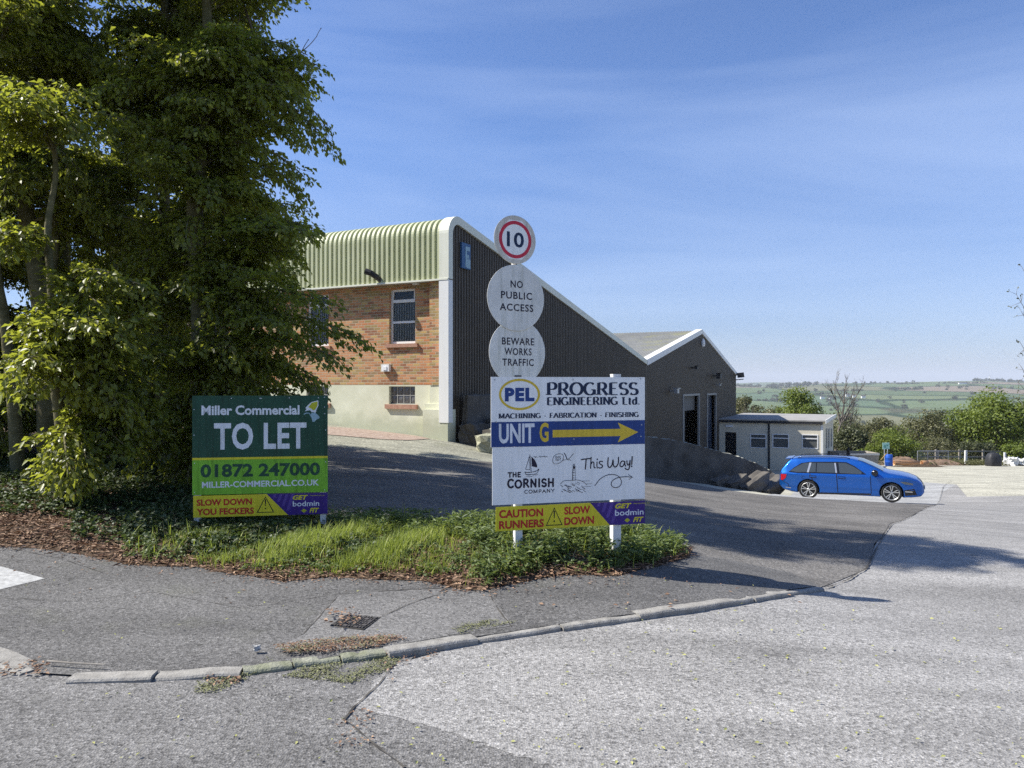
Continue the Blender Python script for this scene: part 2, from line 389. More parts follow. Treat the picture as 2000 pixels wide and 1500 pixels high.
# ---------------------------------------------------------------- terrain
CP = np.array([
 (-3.1,4.5,.02),(-1.5,4.2,0),(0,5.05,-.06),(3.0,7.15,-.33),(2.3,3.2,-.1),(6.2,9,-.58),(0,0,.02),(-8,0,.12),(9,0,-.55),(0,-8,.1),
 (6.5,13,-.86),(11.6,20,-1.75),(10.76,26.93,-2.55),(13.16,25.73,-2.50),(24,35,-3.25),(9,13,-1.05),(2.93,8.3,-.36),(1.36,7.3,-.06),
 (-.45,13,.03),(2.35,13,-.48),(5.2,15,-1.0),(5.06,28,-1.92),(8.2,29,-2.35),(10.65,30,-2.9),(-1.7,20,.06),(-4.98,21.9,.36),(-4.2,17,.22),
 (-4,8,.24),(-8,9,.42),(-12,25,.95),(-15,12,.7),(.1,6.6,.07),(-2.5,7.4,.10),(8,36,-3.1),(14.6,52.4,-4.25),(20.7,49.4,-4.22),(14,40,-3.5),
 (29.9,59,-4.9),(42,59,-4.95),(35,80,-6.2),(20,82,-6.2),(62,60,-5.6),(0,80,-3.5),(-25,60,1.5),(18,14,-1.9),(30,20,-3.0),(45,35,-4.2),(1.0,20.3,-.55)], dtype=float)
def _tps_fit(P, lam=1e-3):
    n = len(P); d = np.hypot(P[:, None, 0] - P[None, :, 0], P[:, None, 1] - P[None, :, 1])
    K = np.where(d > 0, d ** 2 * np.log(d + 1e-12), 0) + lam * np.eye(n)
    Q = np.c_[np.ones(n), P[:, :2]]
    A = np.zeros((n + 3, n + 3)); A[:n, :n] = K; A[:n, n:] = Q; A[n:, :n] = Q.T
    return np.linalg.solve(A, np.r_[P[:, 2], 0, 0, 0])
_TW = _tps_fit(CP)
def Hnear(x, y):
    x = np.asarray(x, float); y = np.asarray(y, float); sh = np.broadcast(x, y).shape
    xx = np.broadcast_to(x, sh).ravel(); yy = np.broadcast_to(y, sh).ravel()
    d = np.hypot(xx[:, None] - CP[None, :, 0], yy[:, None] - CP[None, :, 1])
    return (np.where(d > 0, d ** 2 * np.log(d + 1e-12), 0) @ _TW[:-3] + _TW[-3] + _TW[-2] * xx + _TW[-1] * yy).reshape(sh)
def sm(a, b, x):
    t = np.clip((x - a) / (b - a), 0, 1); return t * t * (3 - 2 * t)
def Hfar(x, y):
    R = np.hypot(x, y); az = np.arctan2(x, y)
    z = np.interp(R, [0, 80, 200, 450, 900, 1300, 1800, 2500, 3000, 3400, 4500, 6000, 9000, 15000], [-5, -7, -17, -36, -58, -60, -44, -19, -1, 6, -30, 4, 10, -40])
    k = sm(1500, 3200, R) * (1 - sm(3500, 5000, R))
    z = z + k * (9 * np.exp(-((az - 0.50) / 0.09) ** 2) - 7 * np.exp(-((az - 0.33) / 0.06) ** 2) - 6 * np.exp(-((az - 0.62) / 0.05) ** 2) + 3 * np.sin(az * 9 + 1))
    z = z + sm(400, 1500, R) * (7 * np.sin(x / 310 + 1.3) * np.sin(y / 420) + 4 * np.sin(x / 140 - y / 230))
    return z
def H(x, y):
    R = np.hypot(x, y); w = sm(75, 170, R)
    return Hnear(np.clip(x, -45, 75), np.clip(y, -20, 90)) * (1 - w) + Hfar(x, y) * w
def h1(x, y): return float(H(np.array([x]), np.array([y]))[0])
def ray(px, py): return Vector(((px - CX) / F, 1.0, -(py - CY) / F))
def G(px, py, off=0.0, y0=1.0, y1=90.0):
    d = ray(px, py); a = y0; step = 0.25; last = None
    while a < y1:
        z = EYE + d.z * a - (h1(d.x * a, a) + off)
        if z < 0:
            lo, hi = a - step, a
            for _ in range(18):
                m = 0.5 * (lo + hi)
                if EYE + d.z * m - (h1(d.x * m, m) + off) < 0: hi = m
                else: lo = m
            return Vector((d.x * hi, hi, EYE + d.z * hi))
        a += step
    return Vector((d.x * y1, y1, EYE + d.z * y1))
def at(px, py, Y): d = ray(px, py); return Vector((d.x * Y, Y, EYE + d.z * Y))
def on_plane(px, py, o, n):
    d = ray(px, py); c = Vector((0, 0, EYE)); t = (Vector(o) - c).dot(n) / d.dot(n); return c + d * t

def pip(poly, x, y):
    x = np.asarray(x); y = np.asarray(y); ins = np.zeros(x.shape, bool); n = len(poly); j = n - 1
    for i in range(n):
        xi, yi = poly[i]; xj, yj = poly[j]
        c = ((yi > y) != (yj > y)) & (x < (xj - xi) * (y - yi) / (yj - yi + 1e-15) + xi)
        ins ^= c; j = i
    return ins

def sheet_mesh(name, poly, zf, cell):
    bm = bmesh.new()
    pts = [Vector((p[0], p[1], 0)) for p in poly]
    vs = [bm.verts.new(p) for p in pts]
    for t in tessellate_polygon([pts]):
        try: bm.faces.new([vs[i] for i in t])
        except ValueError: pass
    xs = [p.x for p in pts]; ys = [p.y for p in pts]
    for ax, lo, hi in ((0, min(xs), max(xs)), (1, min(ys), max(ys))):
        c = math.ceil(lo / cell) * cell + 1e-4
        while c < hi:
            co = (c, 0, 0) if ax == 0 else (0, c, 0); no = (1, 0, 0) if ax == 0 else (0, 1, 0)
            bmesh.ops.bisect_plane(bm, geom=bm.verts[:] + bm.edges[:] + bm.faces[:], plane_co=co, plane_no=no, dist=1e-5)
            c += cell
    X = np.array([v.co.x for v in bm.verts]); Y = np.array([v.co.y for v in bm.verts]); Z = zf(X, Y)
    for v, z in zip(bm.verts, Z): v.co.z = z
    for f in bm.faces:
        f.normal_update()
        if f.normal.z < 0: f.normal_flip()
        f.smooth = True
    me = bpy.data.meshes.new(name); bm.to_mesh(me); bm.free(); return me

def sheet(name, poly, off, m, cell, kind="structure", zf=None):
    o = link(name, sheet_mesh(name, poly, zf or (lambda x, y: H(x, y) + off), cell), m)
    if kind: o["kind"] = kind
    return o
def P(*pix, off=0.0): return [tuple(G(a, b, off).xy) for a, b in pix]
def wob(poly, amp, step, seed=1):
    """subdivide an outline and roughen it a little"""
    r = random.Random(seed); out = []
    for i in range(len(poly)):
        a = Vector(poly[i]); b = Vector(poly[(i + 1) % len(poly)]); d = (b - a).length; k = max(1, int(d / step))
        for j in range(k):
            p = a.lerp(b, j / k)
            if j or True: p = p + Vector((r.uniform(-amp, amp), r.uniform(-amp, amp)))
            out.append(tuple(p))
    return out

# big ground sheet to the horizon
def ground():
    rs = np.concatenate([[0.5], np.geomspace(2, 70, 40), np.geomspace(74, 14000, 130)])
    na = 720; az = np.arange(na) * 2 * np.pi / na
    R, A = np.meshgrid(rs, az, indexing="ij"); X = R * np.sin(A); Y = R * np.cos(A)
    Z = H(X.ravel(), Y.ravel()).reshape(X.shape) - 0.25 * (1 - sm(62, 72, R)) - 0.03
    v = np.c_[X.ravel(), Y.ravel(), Z.ravel()]
    i = np.arange(len(rs) - 1)[:, None] * na; j = np.arange(na)[None, :]; j2 = (j + 1) % na
    f = np.stack([i + j, i + na + j, i + na + j2, i + j2], -1).reshape(-1, 4)[:, ::-1]
    m = mat("countryside", rough=0.95, spec=0.05); n = NT(m)
    p = n.pos((1 / 330, 1 / 520, 0), (0, 0, 0.5))
    wv = n.n("ShaderNodeVectorMath", operation="ADD"); n.l(p, wv.inputs[0])
    nn = n.n("ShaderNodeTexNoise"); nn.inputs["Scale"].default_value = 1.3; n.l(p, nn.inputs["Vector"])
    sc = n.n("ShaderNodeVectorMath", operation="SCALE"); sc.inputs["Scale"].default_value = 0.35; n.l(nn.outputs["Color"], sc.inputs[0]); n.l(sc.outputs[0], wv.inputs[1])
    c = n.voro(wv.outputs[0], 1.0, out="Color"); sp = n.n("ShaderNodeSeparateColor"); n.l(c, sp.inputs[0])
    field = n.ramp(sp.outputs[0], [(0, (.085, .12, .055)), (.2, (.11, .15, .07)), (.36, (.085, .13, .07)), (.48, (.20, .165, .12)), (.60, (.10, .14, .06)), (.72, (.15, .15, .08)), (.82, (.25, .19, .15)), (.91, (.13, .16, .075))], "CONSTANT")
    field = n.mix(1.0, field, n.ramp(n.noise(n.pos((1/60,1/60,0)), 1, 5), [(.3, g(.85)), (.7, g(1.12))]), "MULTIPLY")
    e = n.voro(wv.outputs[0], 1.0, "DISTANCE_TO_EDGE")
    field = n.mix(n.ramp(e, [(0.02, g(1)), (0.04, g(0))]), field, (.025, .045, .018))
    wd = n.ramp(n.noise(n.pos((1/420,1/900,0)), 1, 5, .6), [(.60, g(0)), (.64, g(1))])
    woods = n.ramp(n.noise(n.pos((1/9,1/9,0)), 1, 4), [(.35, (.03, .04, .018)), (.65, (.105, .10, .055))])
    field = n.mix(wd, field, woods)
    near = n.ramp(n.noise(n.pos((1,1,0)), .5, 6, .7), [(.3, (.07, .075, .028)), (.5, (.13, .13, .05)), (.7, (.2, .17, .09))])
    geo = n.n("ShaderNodeNewGeometry"); ln = n.n("ShaderNodeVectorMath", operation="LENGTH"); n.l(geo.outputs["Position"], ln.inputs[0])
    k = n.n("ShaderNodeMapRange"); k.inputs[1].default_value = 90; k.inputs[2].default_value = 160; n.l(ln.outputs["Value"], k.inputs[0])
    n.col(n.mix(k.outputs[0], near, field))
    o = link("ground", np_mesh("ground", v, f, smooth=True), m); o["kind"] = "structure"
ground()

yard_poly = [(-34, -7), (60, -7), (60, 61.5), (52, 62.5), (38, 61), (30, 62), (24, 61), (10, 61), (-34, 61)]
sheet("yard", yard_poly, -0.03, M["yard"], 1.5)
# the light road that sweeps in from the right
road = P((690, 1380), (760, 1300), (900, 1262), (1070, 1228), (1260, 1200), (1460, 1168), (1612, 1145), (1690, 1108), (1712, 1060), (1742, 1020), (1795, 997), (1832, 984), (1842, 960), (1868, 946))
road = road + [(19, 31), (45, 33), (45, -6.5), (1.5, -6.5), (0.95, 1.2)] + P((1080, 1498), (880, 1430))
def ragged(poly, i0, i1, amp, step, seed):
    r = random.Random(seed); out = []
    for i in range(len(poly)):
        out.append(poly[i]); j = (i + 1) % len(poly)
        if i0 <= i < i1 or (i0 < 0 and i >= len(poly) + i0):
            a, b = Vector(poly[i]), Vector(poly[j]); k = max(1, int((b - a).length / step))
            out += [tuple(a.lerp(b, q / k) + Vector((r.gauss(0, amp), r.gauss(0, amp)))) for q in range(1, k)]
    return out
road = ragged(ragged(road, -3, 0, .012, .035, 2), 0, 1, .012, .035, 3)
sheet("road", road, 0.0, M["road"], 0.5)
jx = P((690, 1380), (780, 1432), (880, 1432), (1080, 1498))
sheet("side_road", [(-33, -6.5), (1.5, -6.5), (.95, 1.2)] + P((1150, 1490), (910, 1412), (730, 1372), (800, 1290)) + [(-.5, 4.9), (-5, 4.9), (-33, 6)], -0.0015, M["road_dark"], 0.5)
# yard concrete beside the car, paler gravel beyond
sheet("concrete_slab", P((1842, 962), (1868, 946), (1760, 938), (1560, 945), (1480, 972), (1832, 986)) , -0.014, M["yard2"], 1.0)
drive = [(-30, 7.0), (-6, 7.5), (-3.6, 6.9)] + P((640, 1090), (1100, 1095), (1330, 1140), (1560, 1160), (1612, 1146), (1690, 1110), (1712, 1062), (1742, 1022), (1795, 999), (1832, 986), (1600, 975), (1500, 968), (1400, 955), (1262, 932), (1100, 915), (960, 903), (860, 896), (760, 884), (640, 872)) + [(-8, 19.5), (-30, 23)]
sheet("driveway", wob(drive, 0.025, 0.6, 3), 0.006, M["drive"], 0.8)
apron = P((640, 872), (760, 884), (860, 896), (960, 903), (1100, 915), (1262, 932)) + [(5.5, 27.8), (1.5, 21), (-1.6, 20.1), (-8, 23.4), (-30, 33), (-30, 22.8), (-8, 19.4)]
sheet("gravel_apron", wob(apron, 0.06, 0.7, 4), 0.0, M["apron"], 0.8)
redstrip = P((600, 832), (640, 834), (700, 838), (760, 845), (815, 852), (838, 857), (800, 861), (735, 858), (680, 853), (640, 850), (600, 846))
sheet("soil_strip", wob(redstrip, 0.05, 0.3, 5), 0.012, M["redsoil"], 0.6)

# footway
PH = 0.032
def phx(x): return .010 + .022 * sm(-1.7, -.5, np.asarray(x, float))
onpave = lambda o: (lambda x, y: H(x, y) + phx(x) + o)
fw = P((-700, 1240), (0, 1262), (78, 1306), (140, 1310), (270, 1309), (470, 1299), (620, 1283), (760, 1266), (900, 1247), (1030, 1228), (1175, 1206), (1260, 1196), (1360, 1183), (1460, 1166), (1600, 1144), (1545, 1118), (1420, 1092), (1330, 1080), (1250, 1060), (900, 1090), (300, 1050), (0, 1030), (-700, 1010), off=PH)
sheet("pavement", fw, PH, M["pave"], 0.6, zf=onpave(0))
pp = P((590, 1235), (660, 1158), (735, 1152), (860, 1150), (955, 1158), (1000, 1222), (900, 1238), (765, 1260), (620, 1268), (540, 1262), off=PH)
sheet("pavement_patch", wob(pp, 0.008, 0.2, 6), PH + 0.004, M["patch"], 0.6, zf=onpave(.002))

def ribbon(name, pix, w, off, m, seed=0, kind="structure", step=0.06):
    """crack or seam: a thin uneven strip lying on the surface"""
    pts = [G(a, b, off) for a, b in pix]; r = random.Random(seed); q = []
    for i in range(len(pts) - 1):
        k = max(1, int((pts[i + 1] - pts[i]).length / step))
        q += [pts[i].lerp(pts[i + 1], j / k) for j in range(k)]
    q.append(pts[-1]); L, Rr = [], []
    for i, p in enumerate(q):
        d = (q[min(i + 1, len(q) - 1)] - q[max(i - 1, 0)]); n = Vector((-d.y, d.x, 0)).normalized()
        ww = w * r.uniform(0.05, 0.75); s = r.uniform(-.4, .4) * w
        for lst, k in ((L, ww + s), (Rr, -ww + s)):
            a = p + n * k; a.z = h1(a.x, a.y) + (float(phx(a.x)) + off - PH if off >= PH else off); lst.append(a)
    mb = MB()
    n = len(q); mb.idx(L + Rr, [(i, n + i, n + i + 1, i + 1) for i in range(n - 1)])
    o = mb.build(name, m); o["kind"] = kind; return o
ribbon("pavement_seam", [(590, 1235), (630, 1192), (662, 1157), (735, 1152), (860, 1149), (870, 1153)], 0.008, PH + .004, M["seam"], 1)
ribbon("pavement_seam", [(738, 1205), (800, 1178), (872, 1155)], 0.007, PH + .004, M["seam"], 2)
ribbon("pavement_seam", [(955, 1158), (975, 1192), (1000, 1224)], 0.010, PH + .004, M["seam"], 3)
ribbon("pavement_seam", [(0, 1160), (130, 1168), (300, 1150), (470, 1180), (640, 1158)], 0.004, PH + .005, M["seam"], 4)
ribbon("road_joint", [(1858, 938), (1842, 950), (1836, 972), (1822, 988), (1790, 1001), (1745, 1021), (1716, 1062), (1694, 1108), (1650, 1134), (1612, 1147)], 0.018, .016, M["seam"], 5)
ribbon("road_crack", [(770, 1296), (740, 1335), (692, 1380), (672, 1405), (700, 1425), (740, 1460), (790, 1498)], 0.010, .005, M["seam"], 6)
ribbon("pavement_seam", [(0, 1062), (120, 1085), (200, 1112)], 0.006, PH + .005, M["seam"], 9)

mossp = P((380, 1330), (470, 1310), (520, 1288), (640, 1279), (745, 1276), (785, 1286), (745, 1322), (690, 1336), (600, 1326), (520, 1320), (430, 1352), (380, 1356), off=0)
lb = P((535, 1262), (600, 1253), (690, 1245), (760, 1242), (795, 1248), (740, 1262), (650, 1274), (560, 1276), off=PH)
# kerbs: a flush run, a mossy run and the proud run on the right
def kerb_run(mb, pix, w, top, seed, n_st, gap=0.012, mi=0):
    r = random.Random(seed)
    pts = [G(a, b, PH) for a, b in pix]; d = [0]
    for i in range(len(pts) - 1): d.append(d[-1] + (pts[i + 1] - pts[i]).length)
    def pos(s):
        s = min(max(s, 0), d[-1])
        for i in range(len(pts) - 1):
            if s <= d[i + 1] + 1e-9: return pts[i].lerp(pts[i + 1], (s - d[i]) / max(1e-9, d[i + 1] - d[i]))
    cuts = np.linspace(0, d[-1], n_st + 1)
    for k in range(n_st):
        a, b = pos(cuts[k] + gap), pos(cuts[k + 1] - gap)
        t = (b - a).normalized(); n = Vector((-t.y, t.x, 0)).normalized()
        tilt = r.uniform(-.01, .01); dz = r.uniform(-.008, .008); m = 5; rows = []
        sh = r.uniform(-.012, .012)
        for i in range(m + 1):
            p = a.lerp(b, i / m) + n * sh; z = h1(p.x, p.y)
            e = (r.uniform(-.004, .004), r.uniform(-.004, .004)); c = 0.014
            prof = [(0, -.06), (0, top - c), (c * .6, top - .004), (c * 1.4, top), (w, top), (w, -.06)]
            rows.append([p + n * (x + e[0]) + Vector((0, 0, z + hz + dz + e[1] + tilt * (i / m - .5) - p.z)) for x, hz in prof])
        vs = [q for rr in rows for q in rr]; K = len(prof)
        fs = [(i * K + j, i * K + j + 1, (i + 1) * K + j + 1, (i + 1) * K + j) for i in range(m) for j in range(K - 1)]
        fs += [tuple(range(K))[::-1], tuple(m * K + j for j in range(K))]
        mb.idx(vs, fs, mi)
mb = MB()
kerb_run(mb, [(1612, 1149), (1460, 1172), (1360, 1189), (1260, 1202), (1175, 1212), (1030, 1234), (900, 1254), (760, 1278)][::-1], .10, .036, 1, 7, .006)
kerb_run(mb, [(128, 1322), (270, 1320), (470, 1312)], .10, .015, 2, 2, .008)
kerb_run(mb, [(-60, 1270), (0, 1300), (40, 1309)], .15, .020, 4, 1)
o = mb.build("kerb", M["kerb"]); o["kind"] = "structure"
mb = MB(); kerb_run(mb, [(474, 1308), (620, 1290), (756, 1274)], .085, .022, 3, 3, .006)
o = mb.build("kerb", simple_noise("mossy_kerb", (.17, .18, .11), (.31, .31, .25), 9, .95, .6, 60)); o["kind"] = "structure"

wm = P((-120, 1069), (0, 1101), (88, 1125), (0, 1146), (-120, 1175), off=PH)
sheet("road_marking", wm, PH + .006, M["whitepaint"], 0.5, zf=onpave(.003))

# drain cover with raised squares
c = G(693, 1212, PH); c.z = h1(c.x, c.y) + float(phx(c.x)) - .006; t = thing("drain_cover", c, "small dark iron drain cover with raised squares set in the pavement", "drain cover")
ex = (G(738, 1205, PH) - G(682, 1197, PH)); ex.z = 0; ex.normalize(); ey = Vector((-ex.y, ex.x, 0))
mb = MB(); s_ = .125
mb.box(c - ex * s_ - ey * s_ - Vector((0, 0, .004)), ex * 2 * s_, ey * 2 * s_, (0, 0, .012)); mb.build("plate", M["seam"], t)
mb = MB()
for i in range(6):
    for j in range(6):
        q = c + ex * (-s_ + .010 + i * .0395) + ey * (-s_ + .010 + j * .0395)
        if (i + j) % 2 == 0: mb.box(q, ex * .031, ey * .031, (0, 0, .016))
        else:
            mb.box(q, ex * .011, ey * .031, (0, 0, .016)); mb.box(q + ex * .020, ex * .011, ey * .031, (0, 0, .016))
mb.build("tread", M["iron"], t)

# verge soil
vf = [(-9, 6.3)] + P((-100, 1066), (0, 1063), (80, 1066), (160, 1078), (250, 1097), (380, 1103), (480, 1118), (560, 1130), (640, 1124), (830, 1133), (890, 1151), (945, 1154), (1000, 1140), (1100, 1124), (1200, 1124), (1290, 1107), (1345, 1088), (1352, 1072), (1240, 1048), (1100, 1040), (960, 1028), (800, 1018), (660, 1008), off=PH)
verge_poly = vf + [(-3.2, 9.2), (-4.2, 13.5), (-6.3, 17.5), (-8.5, 19.0), (-30, 22.5), (-30, 6.5)]
front = np.array([tuple(p) for p in vf])
def edge_d(x, y):
    x = np.asarray(x, float); y = np.asarray(y, float); d = np.full(x.shape, 1e9)
    n = len(verge_poly)
    for i in range(n):
        ax, ay = verge_poly[i]; bx, by = verge_poly[(i + 1) % n]
        vx, vy = bx - ax, by - ay; t = np.clip(((x - ax) * vx + (y - ay) * vy) / (vx * vx + vy * vy + 1e-12), 0, 1)
        d = np.minimum(d, np.hypot(x - ax - t * vx, y - ay - t * vy))
    return d
def bumpy(x, y): return .5 * np.sin(x * 2.1 + 1) * np.sin(y * 2.7) + .3 * np.sin(x * 5.3 - y * 3.1) + .2 * np.sin(x * 9.7 + y * 8.3)
def VZ(x, y):
    d = edge_d(x, y)
    return H(x, y) + phx(x) + .002 + .010 * sm(0, .1, d) + .05 * sm(0, .55, d) + .03 * sm(0, .4, d) * bumpy(x, y)
sheet("verge", wob(verge_poly, 0.02, 0.25, 9), 0, M["soil"], 0.3, zf=VZ)
# ---------------------------------------------------------------- the two sheds
C0 = Vector((-1.683, 20.0, 0)); U = Vector((-.8932, .4497, 0)); V = Vector((.4497, .8932, 0)); WN = -U; ZV = Vector((0, 0, 1))
def B(a, b, z): return C0 + U * a + V * b + ZV * z
def ab(px, py, b=0.2):
    p = on_plane(px, py, B(0, b, 0), V); return (p - C0).dot(U), p.z
def bz(px, py, a=0.0):
    p = on_plane(px, py, B(a, 0, 0), WN); return (p - C0).dot(V), p.z

gl = bpy.data.materials.new("see_through_glass"); gl.use_nodes = True; _t = gl.node_tree; _t.nodes.clear()
_o = _t.nodes.new("ShaderNodeOutputMaterial"); _m = _t.nodes.new("ShaderNodeMixShader"); _f = _t.nodes.new("ShaderNodeFresnel"); _f.inputs[0].default_value = 1.5
_a = _t.nodes.new("ShaderNodeBsdfTransparent"); _a.inputs[0].default_value = (.93, .94, .94, 1); _b = _t.nodes.new("ShaderNodeBsdfGlossy"); _b.inputs["Roughness"].default_value = 0.03
_t.links.new(_f.outputs[0], _m.inputs[0]); _t.links.new(_a.outputs[0], _m.inputs[1]); _t.links.new(_b.outputs[0], _m.inputs[2]); _t.links.new(_m.outputs[0], _o.inputs[0])
M["clearglass"] = gl

unit = thing("factory_unit", B(0, 0, h1(-1.7, 20)), "tall brick and dark clad workshop with a rounded pale green roof edge and letter F", "workshop")
SL = 0.1905; ANG = math.atan(SL)
def path():
    pts = [(0.0, 4.43, -1, 0), (0.0, 5.1, -1, 0), (0.0, 5.65, -1, 0)]
    for i in range(1, 13):
        t = math.pi - (math.pi - (math.pi / 2 - ANG)) * i / 12
        pts.append((.5 + .5 * math.cos(t), 5.65 + .5 * math.sin(t), math.cos(t), math.sin(t)))
    b0, z0 = pts[-1][:2]
    for b in (3, 6, 9, 12, 15, 18.4): pts.append((b, z0 - (b - b0) * SL, -0.0 + math.sin(ANG), math.cos(ANG)))
    return [(b - .1, z, p, q) if i < 15 else (b, z, p, q) for i, (b, z, p, q) in enumerate(pts)]
PT = path()
def ztop(b):
    if b <= -.1: return 5.65
    if b < PT[14][0]: return 5.65 + math.sqrt(max(0, .25 - (b - .4) ** 2))
    return PT[14][1] - (b - PT[14][0]) * SL
def ribs(L, pitch, crest, slant, start=0.0):
    out = []; x = start
    while x < L:
        for dx, h in ((0, 0), (crest, 0), (crest + slant, -1), (pitch - slant, -1)):
            if x + dx <= L: out.append((x + dx, h))
        x += pitch
    out.append((L, 0)); return out
LEN = 15.0
pr = ribs(LEN, .17, .080, .012, .25)
mb = MB(); k = len(PT)
vs = [B(a, b + nb * h * .05, z + nz_ * h * .05) for a, h in pr for (b, z, nb, nz_) in PT]
mb.idx(vs, [(i * k + j, i * k + j + 1, (i + 1) * k + j + 1, (i + 1) * k + j) for i in range(len(pr) - 1) for j in range(k - 1)])
mb.build("roof", M["clad_green"], unit)

pb = ribs(18.4, .15, .072, .014, .05)
def clad_wall(mb, prof, top, bot, holes, depth, a0=0.0):
    for (b1, d1), (b2, d2) in zip(prof[:-1], prof[1:]):
        bm_ = .5 * (b1 + b2); segs = [(bot(bm_), None)]
        cuts = []
        for (hb0, hb1, hz0, hz1) in holes:
            if hb0 < bm_ < hb1: cuts.append((hz0, hz1))
        cuts.sort(); cur = None; lows = [(lambda b: bot(b))]; ivs = []
        lo1, lo2 = bot(b1), bot(b2)
        for z0, z1 in cuts:
            ivs.append((lo1, lo2, z0, z0)); lo1 = lo2 = z1
        ivs.append((lo1, lo2, top(b1), top(b2)))
        for l1, l2, t1, t2 in ivs:
            if t1 - l1 < 1e-3 and t2 - l2 < 1e-3: continue
            mb.face([B(a0 - d1 * depth * -1, b1, l1), B(a0 - d2 * depth * -1, b2, l2), B(a0 - d2 * depth * -1, b2, t2), B(a0 - d1 * depth * -1, b1, t1)])
def gz(a, b): p = B(a, b, 0); return h1(p.x, p.y)
mb = MB(); clad_wall(mb, [(b, -h) for b, h in pb], lambda b: ztop(b) - .03, lambda b: gz(0, b) - .3, [], .028)
mb.build("side_wall", M["clad_dark"], unit)
mb = MB()
mb.face([B(LEN, 0.2, -1), B(LEN, 18.4, -1), B(LEN, 18.4, 2.7), B(LEN, .6, 6.1), B(LEN, .2, 5.6)])
mb.build("end_wall", M["clad_dark"], unit)

# barge trim round the section: a rectangle swept along the roof edge
def sweep(mb, pts, a0, a1, out, inn, m=0):
    k = 4; vs = []
    for (b, z, nb, nz_) in pts:
        vs += [B(a0, b + nb * out, z + nz_ * out), B(a1, b + nb * out, z + nz_ * out), B(a1, b - nb * inn, z - nz_ * inn), B(a0, b - nb * inn, z - nz_ * inn)]
    fs = [(i * k + j, i * k + (j + 1) % k, (i + 1) * k + (j + 1) % k, (i + 1) * k + j) for i in range(len(pts) - 1) for j in range(k)]
    fs += [(0, 1, 2, 3)[::-1], tuple((len(pts) - 1) * k + j for j in range(4))]
    mb.idx(vs, fs, m)
mb = MB(); sweep(mb, PT, -.05, .25, .03, .19); mb.build("roof_trim", M["trim"], unit)
mb = MB(); mb.box(B(-.048, -.135, .56), U * .30, V * .225, ZV * (4.40 - .56)); mb.build("corner_post", M["trim_white"], unit)
mb = MB(); mb.box(B(-.03, -.145, 4.395), U * LEN, V * .07, ZV * .045); mb.build("eaves_lip", M["trim"], unit)
mb = MB(); mb.box(B(.26, -.07, 4.405), U * (LEN - .3), V * .40, ZV * .02); mb.build("soffit", M["trim_grey"], unit)

wins = [(1.24, 2.13), (4.335, 5.185), (7.45, 8.3), (10.55, 11.4)]
WZ0, WZ1, TZ, MZ = 2.74, 4.28, 3.94, 3.35
GZ0, GZ1 = 1.03, 1.535
def pierced(mb, a0, a1, z0, z1, b, holes, uv=True):
    As = sorted({a0, a1, *[h[0] for h in holes], *[h[1] for h in holes]}); Zs = sorted({z0, z1, *[h[2] for h in holes], *[h[3] for h in holes]})
    for i in range(len(As) - 1):
        for j in range(len(Zs) - 1):
            am, zm = (As[i] + As[i + 1]) / 2, (Zs[j] + Zs[j + 1]) / 2
            if any(h[0] < am < h[1] and h[2] < zm < h[3] for h in holes): continue
            q = [(As[i], Zs[j]), (As[i], Zs[j + 1]), (As[i + 1], Zs[j + 1]), (As[i + 1], Zs[j])]
            mb.face([B(a, b, z) for a, z in q], 0, [(-a + 30, z) for a, z in q])
    for h in holes:
        d = .13; c = [(h[0], h[2]), (h[1], h[2]), (h[1], h[3]), (h[0], h[3])]
        for i in range(4):
            p, q = c[i], c[(i + 1) % 4]
            ln = abs(p[0] - q[0]) + abs(p[1] - q[1])
            mb.face([B(p[0], b, p[1]), B(p[0], b + d, p[1]), B(q[0], b + d, q[1]), B(q[0], b, q[1])], 0,
                    [(0, p[1]), (d, p[1]), (d, q[1]), (0, q[1])] if p[0] == q[0] else [(p[0], 0), (p[0], d), (q[0], d), (q[0], 0)])
mb = MB()
pierced(mb, .66, LEN, 1.57, 4.41, .20, [(a, b, WZ0, WZ1) for a, b in wins])
q = [(.25, 1.57), (.25, 4.404), (.66, 4.404), (.66, 1.57)]
mb.face([B(a, .03, z) for a, z in q], 0, [(-a + 30.05, z) for a, z in q])
q = [(.66, .03, 1.57), (.66, .03, 4.404), (.66, .2, 4.404), (.66, .2, 1.57)]
mb.face([B(*p) for p in q], 0, [(p[1], p[2]) for p in q])
mb.build("brick_wall", M["brick"], unit)
mb = MB()
pierced(mb, .25, LEN, -.2, 1.568, .185, [(a, b, GZ0, GZ1) for a, b in wins])
mb.box(B(.25, .05, .8), U * .42, V * .16, ZV * .763)
mb.box(B(.25, .0, .9), U * .55, V * .22, ZV * .16)
mb.box(B(-.02, -.12, -.35), U * .80, V * .4, ZV * 1.26)
mb.build("plinth", M["render"], unit)

